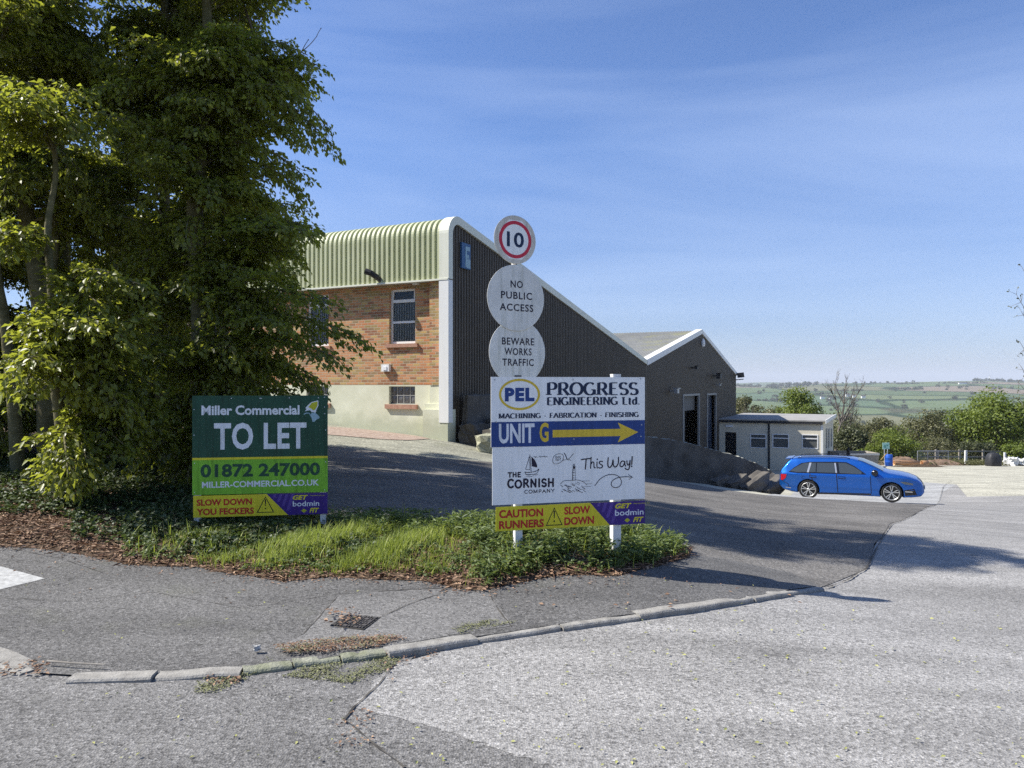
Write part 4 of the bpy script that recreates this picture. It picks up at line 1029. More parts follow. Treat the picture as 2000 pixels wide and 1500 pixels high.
def banner(pl, parent, x0, x1, z0, z1, left_lines, tri, split, n0, paint):
    """yellow warning strip with a purple end"""
    b = MB(); pl.box(b, x0, x1, z0, z1, n0 - .004, n0); pan = b.build("warning_strip", M["s_yellow"], parent)
    W_, Hh = x1 - x0, z1 - z0; X = lambda f: x0 + f * W_; Z = lambda f: z0 + f * Hh
    q = MB(); pl.poly(q, [(X(split[1]), Z(0)), (X(1), Z(0)), (X(1), Z(1)), (X(split[0]), Z(1))], n0 + .0008); q.build("purple_end", M["s_purple"], pan)
    q = MB()
    for k in range(4):
        a = split[0] + .05 + .045 * k; c = a + .022
        d = split[1] - split[0]; zm = max(.06, min(.9, (split[1] - a + .055 + .012) / (.05 + d)))   # keep each stripe inside the purple
        pl.poly(q, [(X(a - .05 * (1 - zm)), Z(zm)), (X(c - .05 * (1 - zm)), Z(zm)), (X(c), Z(.98)), (X(a), Z(.98))], n0 + .0012)
    q.build("stripe", M["s_lilac"], pan)
    for txt, fx0, fx1, fz0, fz1 in left_lines: t = MB(); put_text(pl, t, txt, X(fx0), X(fx1), Z(fz0), Z(fz1), n0 + .001, bold=.036); t.build("lettering", M["s_red"], pan)
    t = MB(); cx, w, zb, zt = tri
    def trip(s): return [(X(cx) - w * W_ * s, Z(zb) + (1 - s) * Hh * .22), (X(cx) + w * W_ * s, Z(zb) + (1 - s) * Hh * .22), (X(cx), Z(zt) - (1 - s) * Hh * .38)]
    o, i = trip(1), trip(.84)
    for k in range(3):
        a, bq = k, (k + 1) % 3; t.face([pl.w(*o[a], n0 + .001), pl.w(*o[bq], n0 + .001), pl.w(*i[bq], n0 + .001), pl.w(*i[a], n0 + .001)])
    xm = X(cx); pl.poly(t, [(xm - .003, Z(zb + .3)), (xm + .003, Z(zb + .3)), (xm + .007, Z(zb + .62)), (xm - .007, Z(zb + .62))], n0 + .001)
    t.face([pl.w(xm + .0075 * math.cos(k * .6283), Z(zb + .18) + .0075 * math.sin(k * .6283), n0 + .001) for k in range(10)])
    t.build("warning_triangle", M["s_black"], pan)
    e0 = paint
    t = MB(); put_text(pl, t, "GET", X(e0), X(e0 + .115), Z(.70), Z(.92), n0 + .0016, bold=.04, shear=.3); t.build("lettering", M["s_yellow"], pan); t = MB(); put_text(pl, t, "FIT", X(e0 + .125), X(e0 + .20), Z(.08), Z(.30), n0 + .0016, bold=.04, shear=.3); t.build("lettering", M["s_yellow"], pan)
    t = MB(); put_text(pl, t, "PRESENTED BY", X(e0 + .13), X(e0 + .245), Z(.86), Z(.90), n0 + .0016)
    t.build("lettering", M["s_yellow"], pan)
    t = MB(); put_text(pl, t, "bodmin", X(e0), X(e0 + .20), Z(.39), Z(.64), n0 + .0016, bold=.012); t.build("lettering", M["s_lbl"], pan)
    t = MB(); c = (X(e0 + .085), Z(.18)); pl.poly(t, [(c[0] - .028, c[1]), (c[0], c[1] - .020), (c[0] + .028, c[1]), (c[0], c[1] + .020)], n0 + .0016); t.build("logo", M["s_olive"], pan)

# ---- letting board
Yl, Yr = 7.29, 7.51
pA = at(375.5, 773, Yl); pB = at(640, 773, Yr)
ta = Plane((pA.x, pA.y, 0), (pB.x - pA.x, pB.y - pA.y, 0)); Wd = math.hypot(pB.x - pA.x, pB.y - pA.y)
base = ta.w(Wd / 2, 0, 0); base.z = VZ(np.array([base.x]), np.array([base.y]))[0]
let = thing("letting_board", base, "green TO LET board with lime phone panel in front of the trees", "sign")
ztop_, zmid, zbot = ta.loc(375, 773)[1], ta.loc(376, 896.5)[1], ta.loc(376, 967)[1]
mb = MB(); ta.box(mb, 0, Wd, zmid, ztop_, -.012, 0); gp_ = mb.build("sign_panel", M["s_green"], let)
mb = MB(); ta.box(mb, 0, Wd, zbot, zmid - .001, -.012, 0); lp_ = mb.build("sign_panel", M["s_lime"], let)
mb = MB(); ta.box(mb, 0, Wd, zmid - .012, zmid + .010, 0, .002); mb.build("stripe", M["s_yellow"], lp_)
for a in (.012, Wd - .075):
    mb = MB(); ta.box(mb, a, a + .055, base.z - .25, ztop_ - .02, -.075, -.0125); mb.build("post", M["post"], let)
mb = MB(); tl(ta, mb, "Miller Commercial", (393.5, 811), (585, 810), (394, 792), .001, bold=.030); mb.build("lettering", M["s_lbl"], gp_)
mb = MB(); tl(ta, mb, "TO LET", (418, 879), (598.5, 876.5), (418, 826), .001, bold=.03, spacing=1.06)
mb.build("lettering", M["s_lbl"], gp_)
mb = MB(); tl(ta, mb, "01872 247000", (391.5, 933), (625, 929), (392, 907), .001, bold=.034); mb.build("lettering", M["s_green"], lp_)
mb = MB(); tl(ta, mb, "MILLER-COMMERCIAL.CO.UK", (394.5, 953), (623, 948.5), (394.5, 941), .001, bold=.022); mb.build("lettering", M["s_lbl"], lp_)
def pz(pl, pts, s, o): return [pl.loc(o[0] + a * s, o[1] + b * s) for a, b in pts]
o8 = (560, 760); s8 = 1 / 21.43
mb = MB(); ta.poly(mb, pz(ta, [(1030, 545), (1320, 470), (1330, 690), (1240, 870), (1200, 1010), (1140, 960), (1040, 960), (980, 880), (860, 900), (760, 930), (830, 830), (780, 790), (880, 680)], s8, o8), .001); mb.build("logo", M["s_lbl"], gp_)
mb = MB(); ta.poly(mb, pz(ta, [(1050, 570), (1290, 510), (1290, 680), (1190, 860), (1110, 890), (1010, 800), (900, 760)], s8, o8), .002); mb.build("logo", M["s_olive"], gp_)
mb = MB(); ta.poly(mb, pz(ta, [(1040, 990), (1180, 990), (1300, 1070), (1375, 1170), (1360, 1220), (1230, 1290), (1160, 1365), (1080, 1365), (1050, 1230), (960, 1060), (930, 1020), (830, 1020), (730, 1070), (700, 1040), (800, 985), (940, 985), (1015, 1080)], s8, o8), .0015); mb.build("logo", M["s_paleblue"], gp_)
bolts(ta, [(452, 778), (508, 778), (565, 777), (622, 777), (634, 776), (634, 795), (634, 808), (379, 800), (379, 850), (636, 840), (380, 905), (636, 902), (380, 962), (634, 957), (510, 778)], .0, let, M["s_lbl"], .005)
x0, zt = ta.loc(377.5, 968.5); _, zb = ta.loc(377.5, 1011)
banner(ta, let, x0, Wd, zb, zt, [("SLOW DOWN", .025, .43, .53, .83), ("YOU FECKERS", .025, .445, .10, .40)], (.53, .066, .14, .90), (.54, .70), .003, .735)

# ---- engineering notice board
Yl, Yr = 6.31, 6.69
pA = at(959, 736, Yl); pB = at(1259.5, 735, Yr)
pe = Plane((pA.x, pA.y, 0), (pB.x - pA.x, pB.y - pA.y, 0)); Wd = math.hypot(pB.x - pA.x, pB.y - pA.y)
base = pe.w(Wd / 2, 0, -.04); base.z = VZ(np.array([base.x]), np.array([base.y]))[0]
nb = thing("notice_board", base, "white and blue engineering notice board with yellow arrow and caution strip on white posts", "sign")
zt, zb1, zb2, zbl = pe.loc(959, 736)[1], pe.loc(962, 874)[1], pe.loc(963, 987)[1], pe.loc(961.5, 824.5)[1]
mb = MB(); pe.box(mb, 0, Wd, zb1, zt, -.006, 0); up = mb.build("sign_panel", M["s_white"], nb)
mb = MB(); pe.box(mb, .012, Wd, zb2, zb1 - .001, -.007, -.001); lo = mb.build("sign_panel", M["s_white"], nb)
mb = MB(); pe.poly(mb, [(.001, zb1 + .001), (Wd - .001, zb1 + .001), (Wd - .001, zbl), (.001, zbl)], .0008); bb = mb.build("blue_band", M["s_blue"], up)
xp, ztp = pe.loc(1206, 730.5)
mb = MB(); pe.box(mb, xp - .038, xp + .038, base.z - .3, ztp, -.085, -.009); mb.build("post", M["post"], nb)
xq, _ = pe.loc(1014, 1000)
mb = MB(); pe.box(mb, xq - .032, xq + .032, base.z - .3, zt - .05, -.08, -.009); mb.build("post", M["post"], nb)
def s6(x, y): return (930 + x / 4.286, 720 + y / 4.286)
def st_line(txt, lb, rb, lt, m, par, wmin, wmax):
    x0, z0 = pe.loc(*s6(*lb)); x1, z1 = pe.loc(*s6(*rb)); _, zt_ = pe.loc(*s6(*lt)); zz = (z0 + z1) / 2
    mb = MB(); put_strokes(pe, mb, txt, x0, x1, zz, zz + (zt_ - z0), .0011, wmin, wmax, .12, True); mb.build("lettering", m, par)
st_line("PROGRESS", (594, 222), (1352, 216), (594, 120), M["s_navy"], up, .008, .031)
st_line("ENGINEERING Ltd.", (594, 308), (1370, 296), (594, 244), M["s_navy"], up, .006, .020)
st_line("MACHINING - FABRICATION - FINISHING", (190, 424), (1358, 396), (190, 384), M["s_navy"], up, .0045, .0125)
# oval emblem
cx, cz = pe.loc(*s6(364, 216)); rx = abs(pe.loc(*s6(536, 216))[0] - pe.loc(*s6(192, 216))[0]) / 2; rz_ = abs(pe.loc(*s6(364, 86))[1] - pe.loc(*s6(364, 350))[1]) / 2
mb = MB(); n = 48
for i in range(n):
    a, b = 2 * math.pi * i / n, 2 * math.pi * (i + 1) / n; k = 1 - .02 / rx; kz = 1 - .02 / rz_
    mb.face([pe.w(cx + rx * k * math.cos(a), cz + rz_ * kz * math.sin(a), .001), pe.w(cx + rx * math.cos(a), cz + rz_ * math.sin(a), .001), pe.w(cx + rx * math.cos(b), cz + rz_ * math.sin(b), .001), pe.w(cx + rx * k * math.cos(b), cz + rz_ * kz * math.sin(b), .001)])
mb.build("emblem_ring", M["s_gold"], up)
mb = MB(); tl(pe, mb, "PEL", s6(240, 276), s6(488, 272), s6(240, 160), .0012, bold=.06, spacing=1.16); mb.build("lettering", M["s_blue"], up)
mb = MB(); tl(pe, mb, "UNIT", s6(190, 630), s6(488, 620), s6(190, 462), .0016, bold=.03); mb.build("lettering", M["s_lbl"], bb)
mb = MB(); tl(pe, mb, "G", s6(530, 618), s6(606, 612), s6(530, 452), .0016, bold=.03); mb.build("lettering", M["s_gold"], bb)
mb = MB(); x0, z0 = pe.loc(*s6(640, 530)); x1, _ = pe.loc(*s6(1208, 515)); x2, _ = pe.loc(*s6(1356, 508)); xh, _ = pe.loc(*s6(1185, 515))
zc = (zbl + zb1) / 2; hw = .0325; hh = .089
pe.poly(mb, [(x0, zc - hw), (x1, zc - hw), (xh, zc - hh), (x2, zc), (xh, zc + hh), (x1, zc + hw), (x0, zc + hw)], .0016); mb.build("arrow", M["s_gold"], bb)
bolts(pe, [s6(155, 92), s6(812, 90), s6(1376, 84), s6(168, 445), s6(818, 590), s6(1380, 567), s6(1385, 470)], .001, nb, M["steel"], .007)
# lower panel artwork: ink drawings
ink = MB(); n = -.001 + .0012
def st2(txt, lb, rb, lt, w, seed):
    x0, z0 = pe.loc(*s6(*lb)); x1, z1 = pe.loc(*s6(*rb)); _, zt_ = pe.loc(*s6(*lt)); zz = (z0 + z1) / 2
    put_strokes(pe, ink, txt, x0, x1, zz, zz + (zt_ - z0), n, w, w, .22, False, wob_=.04, seed=seed)
st2("THE", (268, 908), (372, 905), (268, 872), .011, 1); st2("CORNISH", (266, 998), (650, 984), (266, 934), .0165, 2); st2("COMPANY", (405, 1045), (654, 1034), (405, 1018), .0055, 3)
def fr(pts, w, smooth=True): free(pe, ink, [s6(*p) for p in pts], n, w, 0, smooth)
def fill(pts): ink.nn = getattr(ink, "nn", 0) + 1; pe.poly(ink, [pe.loc(*s6(*p)) for p in pts], n + .00004 * (ink.nn % 40))
# hand lettering "This Way!"
fr([(880, 762), (915, 756), (962, 752)], .010); fr([(921, 756), (918, 795), (914, 840)], .011)
fr([(962, 742), (960, 790), (958, 834)], .010); fr([(959, 805), (972, 782), (984, 786), (986, 805), (988, 828), (998, 830)], .010)
fr([(1012, 782), (1011, 810), (1014, 832)], .010); fr([(1014, 757), (1014, 762)], .011)
fr([(1057, 778), (1040, 776), (1030, 786), (1040, 800), (1056, 810), (1054, 826), (1036, 832), (1024, 828)], .010)
fr([(1106, 746), (1102, 790), (1106, 820), (1122, 826), (1138, 802), (1146, 764), (1148, 802), (1158, 822), (1174, 818), (1190, 790), (1192, 742)], .011)
fr([(1244, 778), (1222, 774), (1206, 794), (1206, 816), (1222, 820), (1238, 800), (1244, 776), (1244, 800), (1252, 816)], .010)
fr([(1262, 772), (1264, 796), (1272, 808), (1284, 790), (1288, 768)], .010); fr([(1288, 768), (1286, 810), (1276, 842), (1256, 842), (1248, 834)], .010)
fr([(1306, 738), (1304, 770), (1302, 800)], .012); fr([(1302, 815), (1302, 820)], .012)
# looping arrow
fr([(994, 978), (1040, 922), (1100, 890), (1160, 888), (1200, 910), (1216, 950), (1200, 985), (1160, 996), (1132, 975), (1140, 940), (1180, 915), (1240, 905), (1308, 908)], .006)
fr([(1276, 888), (1308, 908), (1280, 928)], .006, False)
# sailing boat, birds, waves
fr([(450, 722), (456, 800), (460, 858)], .006); fill([(462, 735), (490, 762), (508, 800), (512, 828), (466, 818)]); fr([(448, 735), (430, 790), (414, 842)], .0045); fr([(414, 842), (450, 846)], .004)
fr([(440, 740), (446, 790), (444, 844)], .003); fr([(408, 866), (450, 868), (500, 858), (526, 840)], .006); fr([(408, 866), (424, 884), (500, 880), (526, 842)], .004)
fr([(412, 884), (440, 892), (470, 884), (500, 890), (518, 884)], .003); fr([(416, 900), (450, 905), (480, 896)], .003)
for bx, by, s in ((495, 745, 1), (540, 742, 1), (575, 742, 1.1)): fr([(bx - 14 * s, by - 6), (bx - 4, by - 10), (bx, by), (bx + 8, by - 8), (bx + 20 * s, by - 2)], .0035)
# speech bubble with two tiny lines, gull
fr([(640, 770), (650, 735), (690, 712), (725, 722), (730, 750), (715, 778), (680, 796), (650, 794), (640, 770)], .0035); fr([(718, 772), (735, 768), (728, 750)], .003)
for k in range(2):
    mbx = [(664, 752 + 20 * k), (708, 735 + 20 * k)]; x0, z0 = pe.loc(*s6(*mbx[0])); x1, z1 = pe.loc(*s6(*mbx[1]))
    put_text(pe, ink, ("not", "far!")[k], x0, x1, (z0 + z1) / 2 - .008, (z0 + z1) / 2 + .014, n + .0001)
fr([(738, 708), (748, 725), (758, 750)], .008); fr([(755, 752), (775, 755), (815, 712)], .0045); fr([(740, 765), (760, 760), (778, 768)], .003); fr([(775, 758), (795, 770)], .003)
# lighthouse on rocks
fill([(808, 818), (832, 818), (828, 838), (812, 838)]); fr([(812, 815), (818, 798), (826, 815)], .005); fr([(810, 838), (806, 935)], .0065); fr([(828, 838), (832, 932)], .003)
for k in range(4): fr([(812, 850 + 22 * k), (822, 848 + 22 * k)], .004)
fr([(706, 965), (735, 940), (790, 936), (850, 932), (900, 950), (925, 972)], .004)
rs_ = random.Random(5)
for k in range(26):
    x = rs_.uniform(705, 905); lo_ = 938 + abs(x - 820) * .22; y = rs_.uniform(lo_, 1028); l = rs_.uniform(12, 36)
    fr([(x, y), (x + l * .5, y + l * .28), (x + l, y + l * .35 + 4)], rs_.choice([.0025, .004, .006]))
for y, xa, xb in ((942, 880, 950), (966, 920, 968), (990, 880, 960), (1012, 870, 915)): fr([(xa, y), ((xa + xb) / 2, y - 2), (xb, y - 3)], .0025)
ink.build("artwork", M["s_ink"], lo)
x0, z1_ = pe.loc(968.5, 990.5); _, z0_ = pe.loc(968.5, 1038)
banner(pe, nb, x0, Wd, z0_, z1_, [("CAUTION", .02, .305, .53, .87), ("RUNNERS", .02, .31, .08, .42), ("SLOW", .445, .62, .55, .88), ("DOWN", .445, .645, .10, .44)], (.378, .056, .12, .88), (.62, .755), .001, .79)

# ---- round discs on a pole
yaw = math.radians(30.5); ex = Vector((math.cos(yaw), math.sin(yaw), 0))
pc = at(1008, 582, 6.80); dp = Plane((pc.x, pc.y, 0), ex)
zb = VZ(np.array([pc.x]), np.array([pc.y]))[0]
pole = thing("sign_pole", (pc.x, pc.y, zb), "tall grey pole carrying three round discs, a ten limit above two notices", "sign")
zd = lambda py: EYE - (py - CY) / F * pc.y
mb = MB(); q = dp.w(0, 0, -.035); mb.tube([(q.x, q.y, zb - .3), (q.x, q.y, zd(432))], .0275, 14); mb.build("pole", M["greypole"], pole, True)
def disc(px, py, rad, m, n0, rim=M["s_disc2"]):
    x = dp.loc(px, py)[0]; z = zd(py); b = MB(); c = dp.w(x, z, n0)
    b.lathe([(0, 0), (rad - .006, 0), (rad, -.002), (rad, -.006), (0, -.006)], c, dp.en, 40); return b.build("sign_disc", m, pole), x, z
d1, x, z = disc(1006, 468.5, .222, M["s_disc2"], .004)
mb = MB(); R_ = .178; dp.poly(mb, [(x + R_ * math.cos(math.radians(22.5 + 45 * k)) / math.cos(math.radians(22.5)) * .93, z + R_ * math.sin(math.radians(22.5 + 45 * k)) / math.cos(math.radians(22.5))) for k in range(8)], .0052); mb.build("white_plate", M["s_white"], d1)
mb = MB()
for k in range(40):
    a, b = 2 * math.pi * k / 40, 2 * math.pi * (k + 1) / 40
    mb.face([dp.w(x + .140 * math.cos(a), z + .140 * math.sin(a), .006), dp.w(x + .172 * math.cos(a), z + .172 * math.sin(a), .006), dp.w(x + .172 * math.cos(b), z + .172 * math.sin(b), .006), dp.w(x + .140 * math.cos(b), z + .140 * math.sin(b), .006)])
mb.build("red_ring", M["s_ringred"], d1)
mb = MB(); put_text(dp, mb, "10", x - .090, x + .092, z - .070, z + .070, .006, bold=.022); mb.build("lettering", M["s_navy"], d1)
d2, x2, z2 = disc(1008, 582, .303, M["s_disc"], .004)
def dl(par, x, z, lines):
    for t, hw, zc_ in lines: mb = MB(); put_text(dp, mb, t, x - hw + .004, x + hw + .004, z + zc_ - .033, z + zc_ + .033, .006, bold=.014, spacing=1.12); mb.build("lettering", M["s_ink"], par)
dl(d2, x2, z2, [("NO", .065, .125), ("PUBLIC", .165, .022), ("ACCESS", .178, -.088)])
d3, x3, z3 = disc(1012, 688, .300, M["s_disc"], -.006)
pl2 = dp.o.copy(); dp.o = dp.o - dp.en * .010
dl(d3, x3, z3, [("BEWARE", .172, .100), ("WORKS", .145, .006), ("TRAFFIC", .168, -.092)]); dp.o = pl2
mb = MB(); dp.box(mb, x3 - .035, x3 + .035, zd(738), zd(733), -.07, .0); mb.build("clip", M["iron"], pole)
# ---------------------------------------------------------------- blue estate car
CO = Vector((12.3, 27.0, 0)); HX = Vector((.8932, -.4497, 0)); HY = Vector((-.4497, -.8932, 0))
_wz = [h1(*(CO + HX * s * 1.34 + HY * .78).xy) for s in (-1, 1)]
PITCH = math.atan2(_wz[1] - _wz[0], 2.68); CO.z = (_wz[0] + _wz[1]) / 2
car = thing("parked_car", CO, "bright blue five door estate car parked side on below the retaining wall", "car")
car.rotation_euler = (Matrix((HX, -HY, ZV)).transposed() @ Matrix.Rotation(-PITCH, 3, "Y")).to_euler()
# car space: x forward, y left of the car (so the side we see is -y), z up
_TX = [-2.34, -2.335, -2.31, -2.24, -2.0, -1.92, -1.75, -1.3, -.5, .1, .45, .8, 1.14, 1.3, 1.6, 1.9, 2.15, 2.27, 2.33, 2.345]
_TZ = [.50, .74, .93, 1.06, 1.34, 1.405, 1.435, 1.46, 1.475, 1.455, 1.375, 1.22, 1.045, .995, .955, .895, .80, .70, .58, .45]
_BX = [-2.345, -2.2, -1.9, -1.6, 1.6, 2.0, 2.25, 2.345]; _BZ = [.44, .30, .22, .19, .17, .19, .22, .34]
_PX = [-2.345, -2.28, -2.1, -1.7, -1.2, -.3, .8, 1.4, 1.75, 2.05, 2.25, 2.345]; _PW = [.70, .78, .845, .885, .900, .905, .905, .898, .878, .81, .69, .55]
_FZ = [.15, .3, .40, .445, .55, .68, .80, .865, .90, .95, 1.0, 1.1, 1.2, 1.3, 1.4, 1.5]; _FW = [.93, .962, .966, .988, .986, .990, 1.0, 1.004, .982, .957, .93, .885, .838, .785, .72, .64]
def zt_(x): return np.interp(x, _TX, _TZ)
def hw(x, z): return np.interp(x, _PX, _PW) * np.interp(z, _FZ, _FW)
xs = np.unique(np.concatenate([np.linspace(-2.345, 2.345, 76), _TX])); V_, F_ = [], []
NS = 30
for x in xs:
    zt, zb = float(zt_(x)), float(np.interp(x, _BX, _BZ)); r = min(.055, (zt - zb) * .3)
    half = [(0, zb), (.6 * hw(x, zb), zb), (.93 * hw(x, zb), zb + .005)]
    for i in range(NS): z = zb + .03 + (zt - r - zb - .03) * i / (NS - 1); half.append((float(hw(x, z)), z))
    w = float(hw(x, zt - r)); half += [(w * .965, zt - r * .45), (w * .88, zt - r * .12), (w * .6, zt + .004), (w * .3, zt + .012), (0, zt + .014)]
    ring = [(-y, z) for y, z in half] + [(y, z) for y, z in half[-2:0:-1]]
    V_ += [(x, y, z) for y, z in ring]; K = len(ring)
for i in range(len(xs) - 1):
    for j in range(K): F_.append((i * K + j, i * K + (j + 1) % K, (i + 1) * K + (j + 1) % K, (i + 1) * K + j))
F_ += [tuple(range(K))[::-1], tuple((len(xs) - 1) * K + j for j in range(K))]
me = bpy.data.meshes.new("body"); me.from_pydata(V_, [], F_); bm = bmesh.new(); bm.from_mesh(me); bmesh.ops.recalc_face_normals(bm, faces=bm.faces[:]); bm.to_mesh(me); bm.free()
M["carpaint"] = mat("blue_metallic_paint", (.008, .115, .47), .34, .7, .5, .7)
M["carglass"] = mat("car_glass", (.045, .055, .06), .05, spec=.9)
M["rubber"] = mat("tyre_rubber", (.018, .018, .018), .85)
M["gloss_black"] = mat("gloss_black", (.008, .008, .01), .2, spec=.6)
M["alloy"] = mat("silver_alloy", (.62, .62, .60), .3, .8)
M["lamp_red"] = mat("red_lens", (.42, .012, .02), .15, spec=.6)
M["lamp_clear"] = mat("clear_lens", (.10, .12, .13), .08, spec=.8)
M["plate"] = mat("pale_plate", (.7, .7, .66), .5)
body = link("body", me, [M["carpaint"], M["black"]], car, True)
WX, WR = 1.34, .335
cut = MB()
for sx in (-1, 1):
    for sy in (-1, 1):
        n = 36; vs = []
        for yy in (.56, 1.1): vs += [(sx * WX + (WR + .045) * math.cos(2 * math.pi * k / n), sy * yy, WR + .0 + (WR + .045) * math.sin(2 * math.pi * k / n)) for k in range(n)]
        cut.idx(vs, [(k, (k + 1) % n, n + (k + 1) % n, n + k) for k in range(n)] + [tuple(range(n))[::-1], tuple(n + k for k in range(n))])
co = cut.build("cutter", None); bm = bmesh.new(); bm.from_mesh(co.data); bmesh.ops.recalc_face_normals(bm, faces=bm.faces[:]); bm.to_mesh(co.data); bm.free()
co.data.materials.append(M["black"])
bo = body.modifiers.new("arches", "BOOLEAN"); bo.operation = "DIFFERENCE"; bo.solver = "EXACT"; bo.object = co; bo.material_mode = "TRANSFER"
co.parent = car
dg = bpy.context.evaluated_depsgraph_get(); nm = bpy.data.meshes.new_from_object(body.evaluated_get(dg))
body.modifiers.clear(); body.data = nm; nm.name = "body"; bpy.data.objects.remove(co)
nm.polygons.foreach_set("use_smooth", [p.material_index == 0 for p in nm.polygons])
_nrm = HY
def cpx(X, Y, lat=.88):
    p = on_plane(1480 + X / 5.556, 860 + Y / 5.556, CO + HY * lat, HY) - CO
    x = p.dot(HX); z = p.z; return x * math.cos(PITCH) + z * math.sin(PITCH), z * math.cos(PITCH) - x * math.sin(PITCH)
def cpanel(name, poly, m, parent, eps=.006, cell=.06, both=True, px=True):
    q = [cpx(*p) for p in poly] if px else poly
    for s in ((-1, 1) if both else (-1,)):
        mesh = sheet_mesh(name, q, lambda x, z: np.zeros_like(x), cell)
        co_ = np.array([v.co[:] for v in mesh.vertices]); x, z = co_[:, 0].copy(), co_[:, 1].copy()
        y = s * (hw(x, z) + eps)
        mesh.vertices.foreach_set("co", np.c_[x, y, z].astype(np.float32).ravel())
        if s < 0:
            pass
        else: mesh.flip_normals()
        mesh.update(); o = link(name, mesh, m, parent, True)
    return o
WP = [[(350, 332), (400, 300), (470, 262), (500, 250), (553, 248), (528, 343), (430, 345)], [(583, 249), (628, 248), (626, 345), (558, 344)], [(640, 248), (822, 250), (838, 353), (638, 347)], [(872, 250), (952, 252), (1040, 290), (1128, 345), (1125, 368), (888, 356)]]
cpanel("window_surround", [(330, 345), (390, 297), (470, 250), (560, 238), (850, 238), (960, 243), (1050, 284), (1180, 372), (880, 366), (640, 358), (430, 355)], M["gloss_black"], car, .004)
for w_ in WP: cpanel("window", w_, M["carglass"], car, .008)
cpanel("pillar_reflection", [(556, 247), (580, 247), (553, 347), (531, 346)], M["alloy"], car, .008); cpanel("pillar_reflection", [(826, 250), (844, 250), (860, 354), (842, 353)], M["alloy"], car, .008)  # silver strips paint the whitish reflection on the glossy pillars
def topglass(name, x0, x1, fr_):
    mb = MB(); n = 10
    for i in range(n):
        for j in range(8):
            q = []
            for a, b in ((0, 0), (1, 0), (1, 1), (0, 1)):
                x = x0 + (x1 - x0) * (i + a) / n; t = -1 + 2 * (j + b) / 8; w = float(hw(x, zt_(x) - .05)) * fr_
                q.append((x, t * w, float(zt_(x)) + .020 - .012 * t * t))
            mb.face(q)
    return mb.build(name, M["carglass"], car, True, True)
topglass("windscreen", .30, 1.10, .86); topglass("rear_window", -2.19, -1.97, .8)
for P_ in ([(850, 360), (858, 360), (872, 560), (864, 562)], [(1218, 382), (1225, 382), (1236, 575), (1228, 576)], [(556, 350), (563, 350), (600, 430), (640, 500), (652, 560), (644, 562), (632, 505), (590, 430)]): cpanel("door_seam", P_, M["black"], car, .0035, .03)
for P_ in ([(565, 382), (628, 388), (630, 400), (568, 395)], [(878, 394), (945, 400), (946, 412), (880, 407)]):
    cpanel("handle", P_, M["carpaint"], car, .028); cpanel("handle_recess", [(a + (-6 if a < 600 or 870 < a < 900 else 6), b + (-4 if k < 2 else 8)) for k, (a, b) in enumerate(P_)], M["black"], car, .0035)
cpanel("bumper_seam", [(1508, 470), (1514, 470), (1530, 560), (1590, 606), (1582, 608), (1522, 563)], M["black"], car, .0035, .03)
cpanel("bumper_seam", [(262, 436), (330, 470), (345, 520), (339, 521), (325, 474), (260, 441)], M["black"], car, .0035, .03)
cpanel("fuel_flap", [(478, 385), (512, 385), (512, 388), (481, 388), (481, 416), (512, 416), (512, 419), (478, 419)], M["black"], car, .0035, .02, both=False)
cpanel("tail_light", [(247, 366), (312, 368), (300, 408), (268, 432), (247, 430)], M["lamp_red"], car, .012)
cpanel("headlight", [(1545, 452), (1600, 450), (1680, 470), (1690, 492), (1590, 478)], M["lamp_clear"], car, .010)
cpanel("fog_light", [(1600, 552), (1680, 560), (1682, 572), (1602, 566)], M["alloy"], car, .010)
cpanel("bumper_vent", [(1590, 545), (1700, 530), (1730, 600), (1600, 605)], M["gloss_black"], car, .004)
cpanel("reflector", [(300, 506), (360, 514), (360, 520), (302, 512)], M["alloy"], car, .010)
cpanel("sill_trim", [(650, 566), (1230, 578), (1232, 596), (650, 585)], M["gloss_black"], car, .005)
# grille, plates, spoiler, rails, mirrors
mb = MB()
for i in range(8):
    for j in range(4):
        q = []
        for a, b in ((0, 0), (1, 0), (1, 1), (0, 1)):
            y = -.50 + 1.0 * (i + a) / 8; z = .42 + .26 * (j + b) / 4; x = float(np.interp(z, [.42, .5, .58, .70], [2.345, 2.342, 2.335, 2.275])) - .10 * (y / .55) ** 2 + .02; q.append((x, y, z))
        mb.face(q)
mb.build("grille", M["gloss_black"], car, True, True)
mb = MB(); mb.cbox((2.375, 0, .47), .02, .52, .11); mb.build("number_plate", M["plate"], car, local=True)
mb = MB(); mb.idx([(-1.93, -.56, 1.40), (-1.93, .56, 1.40), (-2.13, .52, 1.385), (-2.13, -.52, 1.385), (-1.9, -.56, 1.435), (-1.9, .56, 1.435), (-2.14, .52, 1.405), (-2.14, -.52, 1.405)], [(0, 1, 2, 3), (7, 6, 5, 4), (0, 4, 5, 1), (1, 5, 6, 2), (2, 6, 7, 3), (3, 7, 4, 0)]); mb.build("spoiler", M["carpaint"], car, local=True)
for s in (-1, 1):
    mb = MB(); mb.tube([(x, s * .60, float(zt_(x)) + (.035 if -1.6 < x < .0 else .01)) for x in (-1.7, -1.55, -1.0, -.5, -.1, .05)], .014, 8); mb.build("roof_rail", M["gloss_black"], car, True, True)
    mb = MB(); mb.lathe([(0, -.09), (.075, -.10), (.11, -.04), (.11, .04), (.09, .09), (0, .12)], (.83, s * 1.0, 1.02), (.25, s, .08), 14); mb.tube([(.87, s * .86, .97), (.84, s * .97, 1.0)], .022, 6); mb.build("mirror", M["gloss_black"], car, True, True)
